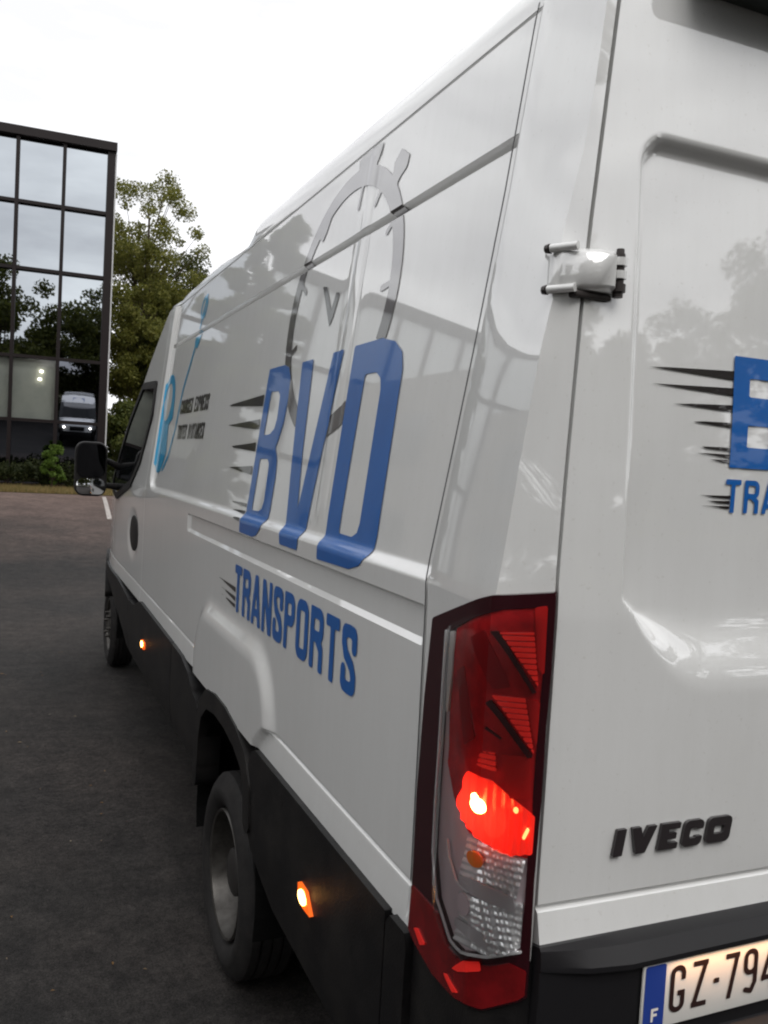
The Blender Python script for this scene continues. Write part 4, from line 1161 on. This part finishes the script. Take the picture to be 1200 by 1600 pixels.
# --- amber side markers
AMB = mat('amber_marker', (0.6, 0.12, 0.01), 0.3, emit=(1.0, 0.12, 0.008), estr=0.8)
AMBC = mat('amber_core', (1, 0.6, 0.2), 0.3, emit=(1.0, 0.50, 0.12), estr=14)
for (y, z, s) in ((0.848, 0.602, 1.0), (3.696, 0.621, 1.0)):
    def mk(u, v, off): return np.stack([-0.024 - np.asarray(off) + 0.05 * np.clip((0.60 - v) / 0.3, 0, 1) ** 2 + 0 * u, u, v], 1)
    lens = sheet('side_marker', poly([(y + 0.050, z + 0.022), (y - 0.006, z + 0.022), (y - 0.050, z - 0.020), (y + 0.012, z - 0.024), (y + 0.046, z - 0.010)]) if y < 1 else rbox(y - 0.05, z - 0.020, y + 0.05, z + 0.020, 0.012),
                 (y - 0.06, y + 0.06, z - 0.03, z + 0.03), 0.004, mk, AMB, VAN, 0.010, 0.01, True)
    sheet('marker_bulb', ellipse(y + 0.008, z + 0.002, 0.026, 0.0165), (y - 0.04, y + 0.045, z - 0.025, z + 0.025), 0.003, mk, AMBC, lens, 0.014, 0.004, True)
    mirror_mesh('side_marker', lens, AMB, VAN)
    ld = bpy.data.lights.new('marker_glow', 'POINT'); ld.energy = 0.009; ld.color = (1.0, 0.30, 0.05); ld.shadow_soft_size = 0.02
    lo = bpy.data.objects.new('marker_glow', ld); lo.location = Vector((-0.07, y, z)) - VAN.location; COL.objects.link(lo); lo.parent = lens

# ------------------------------------------------------------------ glass office building ahead
FRAME = mat('brown_frame', (0.009, 0.0055, 0.0055), 0.5, spec=0.2)
WALLC = mat('office_wall', (0.06, 0.06, 0.06), 0.8, noise=(1.2, (0.08, 0.078, 0.075), 0.4, 0.6))
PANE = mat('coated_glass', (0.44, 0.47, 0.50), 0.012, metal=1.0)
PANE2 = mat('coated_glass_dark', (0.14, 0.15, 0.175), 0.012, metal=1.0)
PALE_REFL = mat('pale_reflection', (0.44, 0.47, 0.42), 0.8, noise=(2.0, (0.38, 0.41, 0.37), 0.4, 0.6))
U3 = Vector((0.99931, -0.0371, 0)); N3 = Vector((-0.0371, -0.99931, 0)); O3 = Vector((-1.33, 28.44, 0))
def fp(u, z, d=0.0):
    p = O3 + U3 * u + N3 * d
    return (p.x, p.y, z)
def fbox(u0, u1, z0, z1, d0, d1):
    mb = MB()
    P = [fp(u0, z0, d1), fp(u1, z0, d1), fp(u1, z0, d0), fp(u0, z0, d0), fp(u0, z1, d1), fp(u1, z1, d1), fp(u1, z1, d0), fp(u0, z1, d0)]
    mb.add(P, [(0, 3, 2, 1), (4, 5, 6, 7), (0, 1, 5, 4), (1, 2, 6, 5), (2, 3, 7, 6), (3, 0, 4, 7)])
    return mb
OB = empty('office_building', (O3.x + 1, O3.y + 4, 0.40))
tag(OB, 'dark glass curtain-wall office building with brown mullions, cut off by the photo edge', 'building')
um = [-3.47, -2.14, -0.81, 0.52, 1.87, 3.15]
rowz = [0.42, 2.48, 4.46, 7.17, 9.20, 11.16]
fbox(-3.6, 3.36, 0.3, 11.2, -0.6, -9).build('wall', WALLC, OB)
fbox(3.15, 3.38, 0.38, 11.18, -0.6, 0.06).build('corner_post', FRAME, OB)
fbox(-3.7, 3.42, 11.16, 11.42, -0.7, 0.16).build('roof_edge', FRAME, OB)
fbox(-3.6, 3.15, 0.35, 0.50, -0.6, 0.05).build('plinth', FRAME, OB)
fbox(3.39, 3.43, 0.38, 11.1, -0.10, 0.02).build('corner_trim', mat('pale_trim', (0.45, 0.45, 0.45), 0.5), OB)
for u in um[:-1]: fbox(u - 0.055, u + 0.055, 0.505, 11.155, -0.1, 0.055).build('mullion', FRAME, OB)
for z in rowz[1:-1]:
    for u0, u1 in zip(um[:-1], um[1:]): fbox(u0 + 0.056, u1 - (0.056 if u1 < 3 else 0.001), z - 0.05, z + 0.05, -0.08, 0.045).build('transom', FRAME, OB)
rng = random.Random(5)
for ci, (u0, u1) in enumerate(zip(um[:-1], um[1:])):
    for ri, (z0, z1) in enumerate(zip(rowz[:-1], rowz[1:])):
        a, b = u0 + 0.04, u1 - 0.04 if u1 < 3 else u1 - 0.001
        c, d = z0 + 0.04, z1 - 0.04
        pitch, yaw = rng.uniform(-0.004, 0.004), rng.uniform(-0.004, 0.004)
        if ri <= 1: pitch = -0.045; yaw = 0.0
        h2, w2 = (d - c) / 2, (b - a) / 2
        dep = lambda su, sv: -0.12 - pitch * sv * h2 + yaw * su * w2   # top leans out when pitch < 0
        P = []
        for back in (0, -0.02):
            P += [fp(a, c, dep(-1, -1) + back), fp(b, c, dep(1, -1) + back), fp(b, d, dep(1, 1) + back), fp(a, d, dep(-1, 1) + back)]
        mb = MB(); mb.add(P, [(0, 1, 2, 3), (7, 6, 5, 4), (0, 4, 5, 1), (1, 5, 6, 2), (2, 6, 7, 3), (3, 7, 4, 0)])
        pale_pane = ri == 1 and u1 < 2.0
        mb.build('pane', COVER if pale_pane else (PANE2 if ri == 0 or ri == 1 else PANE), OB)
        if pale_pane:
            fbox(a, b, c, d, -0.36, -0.34).build('reflection_panel', PALE_REFL, OB)  # pale panel put in for the reflection of a pale building
LAMPW = mat('office_lamp', (1, 1, 0.9), 0.5, emit=(1, 0.92, 0.75), estr=6)
for (u, z) in ((1.40, 4.05), (1.36, 3.80)):
    mb = MB(); mb.box(*[0] * 0) if False else None
    p = fp(u, z, -0.27)
    mb.box(p[0] - 0.05, p[0] + 0.05, p[1] - 0.03, p[1] + 0.03, p[2] - 0.035, p[2] + 0.035, 0.015)
    mb.build('ceiling_lamp', LAMPW, OB, True)

# ------------------------------------------------------------------ buildings to the left (seen in the van's paint)
WHITEW = mat('pale_render', (0.34, 0.325, 0.30), 0.85, noise=(0.7, (0.28, 0.27, 0.25), 0.4, 0.65))
ANX = empty('white_annex', (-12, 17, GZ))
tag(ANX, 'low pale rendered annex with a row of windows to the left of the van', 'building')
mb = MB(); v = [(-8.2, 25.5, GZ), (-9.8, 4.0, GZ), (-20, 4.0, GZ), (-20, 25.5, GZ)]  # near end drawn out to cut the light on the van's flank
mb.add(v + [(a, b, 6.1) for a, b, c in v], [(0, 1, 5, 4), (1, 2, 6, 5), (2, 3, 7, 6), (3, 0, 4, 7), (4, 5, 6, 7)])
mb.build('wall', WHITEW, ANX)
def ap(t, z, d):
    a, b = Vector((-8.2, 25.5)), Vector((-9.8, 4.0)); c = a.lerp(b, t); n_ = Vector((0.9972, -0.0748))
    q = c + n_ * d
    return (q.x, q.y, z)
for k in range(6):
    t0 = 0.08 + k * 0.15
    for (z0, z1) in ((0.9, 2.3), (3.6, 5.0)):
        mb = MB(); P = [ap(t0, z0, 0.03), ap(t0 + 0.075, z0, 0.03), ap(t0 + 0.075, z1, 0.03), ap(t0, z1, 0.03), ap(t0, z0, -0.05), ap(t0 + 0.075, z0, -0.05), ap(t0 + 0.075, z1, -0.05), ap(t0, z1, -0.05)]
        mb.add(P, [(0, 1, 2, 3), (4, 7, 6, 5), (0, 4, 5, 1), (1, 5, 6, 2), (2, 6, 7, 3), (3, 7, 4, 0)])
        mb.build('window', mat('annex_glass', (0.20, 0.21, 0.21), 0.05), ANX)
GH = empty('glass_hall', (-12, 28, GZ))
tag(GH, 'long glass-fronted hall standing behind the pale annex', 'building')
mb = MB(); mb.box(-16, -5.6, 27.0, 33, float(tz(28)) - 0.3, 9.4); mb.build('wall', WALLC, GH)
mb = MB(); mb.box(-16.1, -5.5, 26.75, 27.1, 9.4, 9.75); mb.build('roof_edge', MATS['brown_frame'], GH)
HALLG = mat('hall_glass', (0.52, 0.55, 0.56), 0.05)
for k in range(7):
    x0 = -15.9 + k * 1.47
    for z0, z1 in ((0.6, 3.4), (3.5, 6.6), (6.7, 9.35)):
        mb = MB(); mb.box(x0 + 0.06, x0 + 1.41, 26.93, 26.97, z0 + 0.05, z1 - 0.05); mb.build('pane', HALLG, GH)
    mb = MB(); mb.box(x0 - 0.055, x0 + 0.055, 26.80, 26.925, 0.4, 9.39); mb.build('mullion', MATS['brown_frame'], GH)
for z in (3.45, 6.65):
    mb = MB(); mb.box(-15.9, -5.65, 26.855, 26.985, z - 0.05, z + 0.05); mb.build('transom', MATS['brown_frame'], GH)

# ------------------------------------------------------------------ trees and shrubs
def leaf_mat(name, c0, c1, c2):
    m = bpy.data.materials.new(name); m.use_nodes = True
    t = m.node_tree; b = t.nodes['Principled BSDF']; o = t.nodes['Material Output']
    g = t.nodes.new('ShaderNodeNewGeometry')
    r = t.nodes.new('ShaderNodeValToRGB')
    r.color_ramp.elements[0].color = (*c0, 1); r.color_ramp.elements[1].color = (*c2, 1)
    e = r.color_ramp.elements.new(0.5); e.color = (*c1, 1)
    t.links.new(g.outputs['Random Per Island'], r.inputs['Fac'])
    b.inputs['Roughness'].default_value = 0.6; b.inputs['Specular IOR Level'].default_value = 0.25
    t.links.new(r.outputs['Color'], b.inputs['Base Color'])
    tr = t.nodes.new('ShaderNodeBsdfTranslucent'); mxs = t.nodes.new('ShaderNodeMixShader'); mxs.inputs['Fac'].default_value = 0.45
    t.links.new(r.outputs['Color'], tr.inputs['Color'])
    t.links.new(b.outputs['BSDF'], mxs.inputs[1]); t.links.new(tr.outputs['BSDF'], mxs.inputs[2]); t.links.new(mxs.outputs['Shader'], o.inputs['Surface'])
    return m
LEAF_OLIVE = leaf_mat('olive_leaves', (0.085, 0.096, 0.018), (0.130, 0.134, 0.027), (0.19, 0.180, 0.042))
LEAF_DARK = leaf_mat('dark_leaves', (0.036, 0.044, 0.009), (0.058, 0.068, 0.013), (0.098, 0.104, 0.023))
LEAF_MID = leaf_mat('mid_leaves', (0.045, 0.060, 0.014), (0.072, 0.090, 0.020), (0.115, 0.125, 0.03))
LEAF_BRIGHT = leaf_mat('bright_leaves', (0.05, 0.09, 0.012), (0.08, 0.13, 0.02), (0.11, 0.17, 0.03))
LEAF_HEDGE = leaf_mat('hedge_leaves', (0.018, 0.026, 0.008), (0.030, 0.040, 0.012), (0.05, 0.055, 0.02))
BARK = mat('bark', (0.07, 0.055, 0.04), 0.9, spec=0.1, noise=(6, (0.035, 0.028, 0.02), 0.4, 0.6))

def leaves(centers, radii, n, size, rg, flat=0.8):
    """n leaf quads spread through clumps -> vertices, faces"""
    centers = np.asarray(centers, float); radii = np.asarray(radii, float)
    k = rg.choice(len(centers), n, p=radii ** 2 / (radii ** 2).sum())
    d = rg.normal(size=(n, 3)); d /= np.linalg.norm(d, axis=1)[:, None]
    rr = radii[k] * rg.random(n) ** 0.45
    p = centers[k] + d * rr[:, None] * np.array([1, 1, flat])
    a = rg.normal(size=(n, 3)); a /= np.linalg.norm(a, axis=1)[:, None]
    b = np.cross(a, rg.normal(size=(n, 3))); b /= np.linalg.norm(b, axis=1)[:, None]
    s = size * rg.uniform(0.6, 1.4, n)[:, None]
    v = np.stack([p - a * s, p + b * s * 0.55, p + a * s, p - b * s * 0.55], 1).reshape(-1, 3)
    f = np.arange(4 * n).reshape(n, 4)
    return v, f

def tree(name, label, x, y, h, cw, c0, leafm, n=9000, size=0.10, clumps=70, crad=0.16, seed=1, shape=1.0, group=None, gaps=0.0, cat='tree', lean=(0, 0)):
    rg = np.random.default_rng(seed)
    z0 = float(tz(y)) - 0.05
    e = empty(name, (x, y, z0)); tag(e, label, cat, group)
    H = h - z0
    # trunk and limbs
    mb = MB()
    pts = [Vector((x, y, z0))]
    nseg = 6
    for k in range(1, nseg + 1):
        t = k / nseg
        pts.append(Vector((x + lean[0] * t + rg.normal() * 0.06, y + lean[1] * t + rg.normal() * 0.06, z0 + H * 0.85 * t)))
    r0 = 0.018 * H + 0.03
    for k in range(nseg): mb.tube(pts[k], pts[k + 1], r0 * (1 - 0.88 * k / nseg), r0 * (1 - 0.88 * (k + 1) / nseg), 8, False)
    cs, rs = [], []
    czm, ch = z0 + H * (c0 + 1) / 2, H * (1 - c0) / 2
    for i in range(clumps):
        for _ in range(30):
            q = rg.normal(size=3); q /= np.linalg.norm(q); q *= rg.random() ** 0.40
            if shape != 1.0 and q[2] > 0:
                q[:2] *= (1 - q[2]) ** (shape - 1.0) if shape > 1 else 1
            if rg.random() > gaps * (0.5 + 0.5 * math.sin(5 * q[0] + 4 * q[2] + seed)): break
        t = min(1, max(0, (q[2] + 1) / 2))
        ctr = np.array([x + lean[0] * t + q[0] * cw, y + lean[1] * t + q[1] * cw, czm + q[2] * ch])
        cs.append(ctr); rs.append(cw * crad * rg.uniform(0.6, 1.45))
        if i % 2 == 0:
            kk = min(nseg, max(1, int(nseg * max(0.2, (ctr[2] - z0) / (H * 0.85) - 0.18))))
            mb.tube(pts[kk], ctr, r0 * 0.22 * (1.2 - 0.9 * kk / nseg), 0.010, 5, False)
    mb.build('trunk', BARK, e, True, 60)
    v, f = leaves(cs, rs, n, size, rg)
    link('crown', v, f, leafm, e)
    return e
GB = 'trees behind the glass building'
tree('broadleaf_tree', 'tall feathery olive-green tree rising beside the glass building', 4.7, 40.5, 14.6, 3.1, 0.40, LEAF_OLIVE, 34000, 0.062, 130, 0.16, 11, 1.0, GB, 0.7)
tree('broadleaf_tree', 'dense dark green tree behind the van roof', 7.0, 44.0, 11.7, 3.1, 0.12, LEAF_DARK, 75000, 0.075, 170, 0.22, 12, 1.0, GB, 0.2)
tree('broadleaf_tree', 'olive tree filling the gap between glass building and van', 4.2, 37.5, 9.0, 2.2, 0.10, LEAF_OLIVE, 42000, 0.066, 120, 0.21, 13, 1.0, GB, 0.2)
tree('broadleaf_tree', 'deep green tree close to the cab window, lower than its neighbours', 6.4, 37.5, 8.3, 2.4, 0.15, LEAF_DARK, 30000, 0.07, 90, 0.22, 14, 1.0, GB, 0.2)
tree('broadleaf_tree', 'distant tree hidden mostly behind the van bonnet', 9.5, 47.0, 9.5, 3.8, 0.05, LEAF_MID, 9000, 0.15, 90, 0.22, 15, 1.0, GB, 0.1)
tree('broadleaf_tree', 'far tree beyond the meadow, right of the other trees', 18.0, 62.0, 9.0, 5.0, 0.06, LEAF_MID, 6000, 0.22, 70, 0.24, 16, 1.0, GB, 0.1)
def shrub(name, label, x, y, h, w, leafm, n, size, seed, cat='shrub', group=None):
    rg = np.random.default_rng(seed)
    z0 = float(tz(y)) - 0.02
    e = empty(name, (x, y, z0)); tag(e, label, cat, group)
    cs = []; rs = []; mb = MB()
    for k in range(22):
        a = rg.uniform(0, 6.28); r = w * math.sqrt(rg.random()) * 0.8
        z = z0 + h * rg.uniform(0.15, 0.9) * (1 - 0.35 * (r / w) ** 2)
        cs.append((x + r * math.cos(a), y + r * math.sin(a), z)); rs.append(w * rg.uniform(0.22, 0.4))
        if k % 2 == 0: mb.tube((x + r * 0.1 * math.cos(a), y + r * 0.1 * math.sin(a), z0), cs[-1], 0.015, 0.005, 5, False)
    mb.build('stem', BARK, e)
    v, f = leaves(cs, rs, n, size, rg)
    v[:, 2] = np.maximum(v[:, 2], z0 + 0.02)
    link('foliage', v, f, leafm, e)
    return e
shrub('shrub', 'bright green bushy shrub in front of the glass building', 0.42, 26.6, 1.55, 0.42, LEAF_BRIGHT, 2600, 0.05, 21)
shrub('shrub', 'rounded clipped bush of mid green beside the wing mirror', 2.95, 30.5, 3.2, 1.3, LEAF_MID, 9000, 0.07, 22)
shrub('shrub', 'dark low bush between the rounded bush and the cab', 3.5, 28.0, 1.7, 1.1, LEAF_HEDGE, 6000, 0.06, 23)
# hedge along the facade
rg = np.random.default_rng(31)
cs = [(x, 27.2 + rg.normal() * 0.15, 0.55 + rg.random() * 0.5) for x in np.arange(-5.5, 3.6, 0.16)]
HG = empty('hedge', (-1, 27.2, 0.38)); tag(HG, 'low dark clipped hedge along the foot of the glass building', 'hedge')
v, f = leaves(cs, [0.34] * len(cs), 12000, 0.05, rg)
v[:, 2] = np.maximum(v[:, 2], 0.41)
link('foliage', v, f, LEAF_HEDGE, HG)
mb = MB()
for x in np.arange(-5.4, 3.5, 0.5): mb.tube((x, 27.2, 0.38), (x + 0.1, 27.2, 0.9), 0.02, 0.01, 5, False)
mb.build('stem', BARK, HG)
# dry grass on the verge
rg = np.random.default_rng(41)
nb = 16000
gx = rg.uniform(-4, 5, nb); gy = 24.05 + 3.2 * rg.random(nb) ** 1.4; gh = rg.uniform(0.05, 0.16, nb)
a = rg.uniform(0, 6.28, nb); gz = tz(gy) + 0.012
v = np.stack([np.stack([gx - 0.008 * np.cos(a), gy - 0.008 * np.sin(a), gz], 1), np.stack([gx + 0.008 * np.cos(a), gy + 0.008 * np.sin(a), gz], 1),
              np.stack([gx + rg.normal(size=nb) * 0.03, gy + rg.normal(size=nb) * 0.03, gz + gh], 1)], 1).reshape(-1, 3)
tag(link('grass', v, np.arange(3 * nb).reshape(nb, 3), leaf_mat('dry_grass', (0.09, 0.10, 0.03), (0.22, 0.17, 0.07), (0.30, 0.20, 0.09))), kind='stuff')

# trees only seen in the paint and the glass, except two added for shade
GR = 'trees round the car park behind the camera'
first = tree('broadleaf_tree', 'broad tree across the car park straight behind the camera', -5.0, -18.0, 17.5, 4.6, 0.04, LEAF_DARK, 30000, 0.17, 130, 0.22, 51, 1.0, GR, 0.1)
spots = [(-24, -8, 0.85), (-25, 2, 0.8), (2.5, -19, 0.93), (-12, -20, 1.05), (8.5, -22, 0.86), (16, -24.5, 0.64), (21.5, -25, 0.66), (27, -22, 0.88), (32, -14, 0.9), (-18, -22, 1.0), (17.5, -33, 1.0)]  # first two are unseen trees added to darken the van's flank
ords = ['beside the pale annex, added to shade the van side', 'left of the pale annex, added to shade the van side', 'behind the van and a little to the right', 'left of the straight-behind tree', 'third along behind the rear doors', 'small and behind the rear doors', 'small and right of the rear doors',
        'far right behind the van', 'at the right end of the row', 'far to the left behind the camera', 'set back behind the rear doors']
for (x, y, s), od in zip(spots, ords):
    c = first.copy(); COL.objects.link(c); c['label'] = 'broad tree ' + od
    c.location = (x, y, GZ - 0.05); c.rotation_euler = (0, 0, x * 1.7); c.scale = (s, s, s)
    for ch in list(first.children):
        d = ch.copy(); COL.objects.link(d); d.parent = c
tree('broadleaf_tree', 'tree standing between the office and the glass hall', -3.95, 21.0, 9.3, 1.3, 0.04, LEAF_DARK, 24000, 0.10, 110, 0.22, 61, 1.0, None, 0.2)

rg = np.random.default_rng(81)
BH = empty('hedge', (8, -23.5, GZ)); tag(BH, 'tall dark boundary hedge at the far edge of the car park behind the van', 'hedge')
cs = [(x, -23.5 + rg.normal() * 0.4, GZ + rg.uniform(0.3, 3.0)) for x in np.arange(-20, 42, 0.22)]
v, f = leaves(cs, [0.9] * len(cs), 16000, 0.20, rg)
v[:, 2] = np.maximum(v[:, 2], GZ + 0.03)
link('foliage', v, f, LEAF_HEDGE, BH)
mb = MB()
for x in np.arange(-19.5, 41, 2.0): mb.tube((x, -23.5, GZ), (x + 0.2, -23.5, GZ + 2.0), 0.05, 0.02, 5, False)
mb.build('stem', BARK, BH)

# small leaves and grit lying on the asphalt
rg = np.random.default_rng(71)
nl = 110
lx = rg.uniform(-2.6, -0.15, nl); ly = rg.uniform(1.0, 7.0, nl)
a = rg.uniform(0, 6.28, nl); s = rg.uniform(0.004, 0.011, nl); s[:14] *= 1.9
P = np.stack([lx, ly, np.full(nl, GZ + 0.006)], 1)
ca, sa = np.cos(a), np.sin(a)
v = np.stack([P + np.stack([-s * ca, -s * sa, 0 * s], 1), P + np.stack([s * 0.5 * sa, -s * 0.5 * ca, 0.004 + 0 * s], 1), P + np.stack([s * ca, s * sa, 0.002 + 0 * s], 1), P + np.stack([-s * 0.5 * sa, s * 0.5 * ca, 0.005 + 0 * s], 1)], 1).reshape(-1, 3)
tag(link('leaf_litter', v, np.arange(4 * nl).reshape(nl, 4), leaf_mat('fallen_leaves', (0.10, 0.08, 0.06), (0.20, 0.11, 0.04), (0.28, 0.24, 0.18))), kind='stuff')
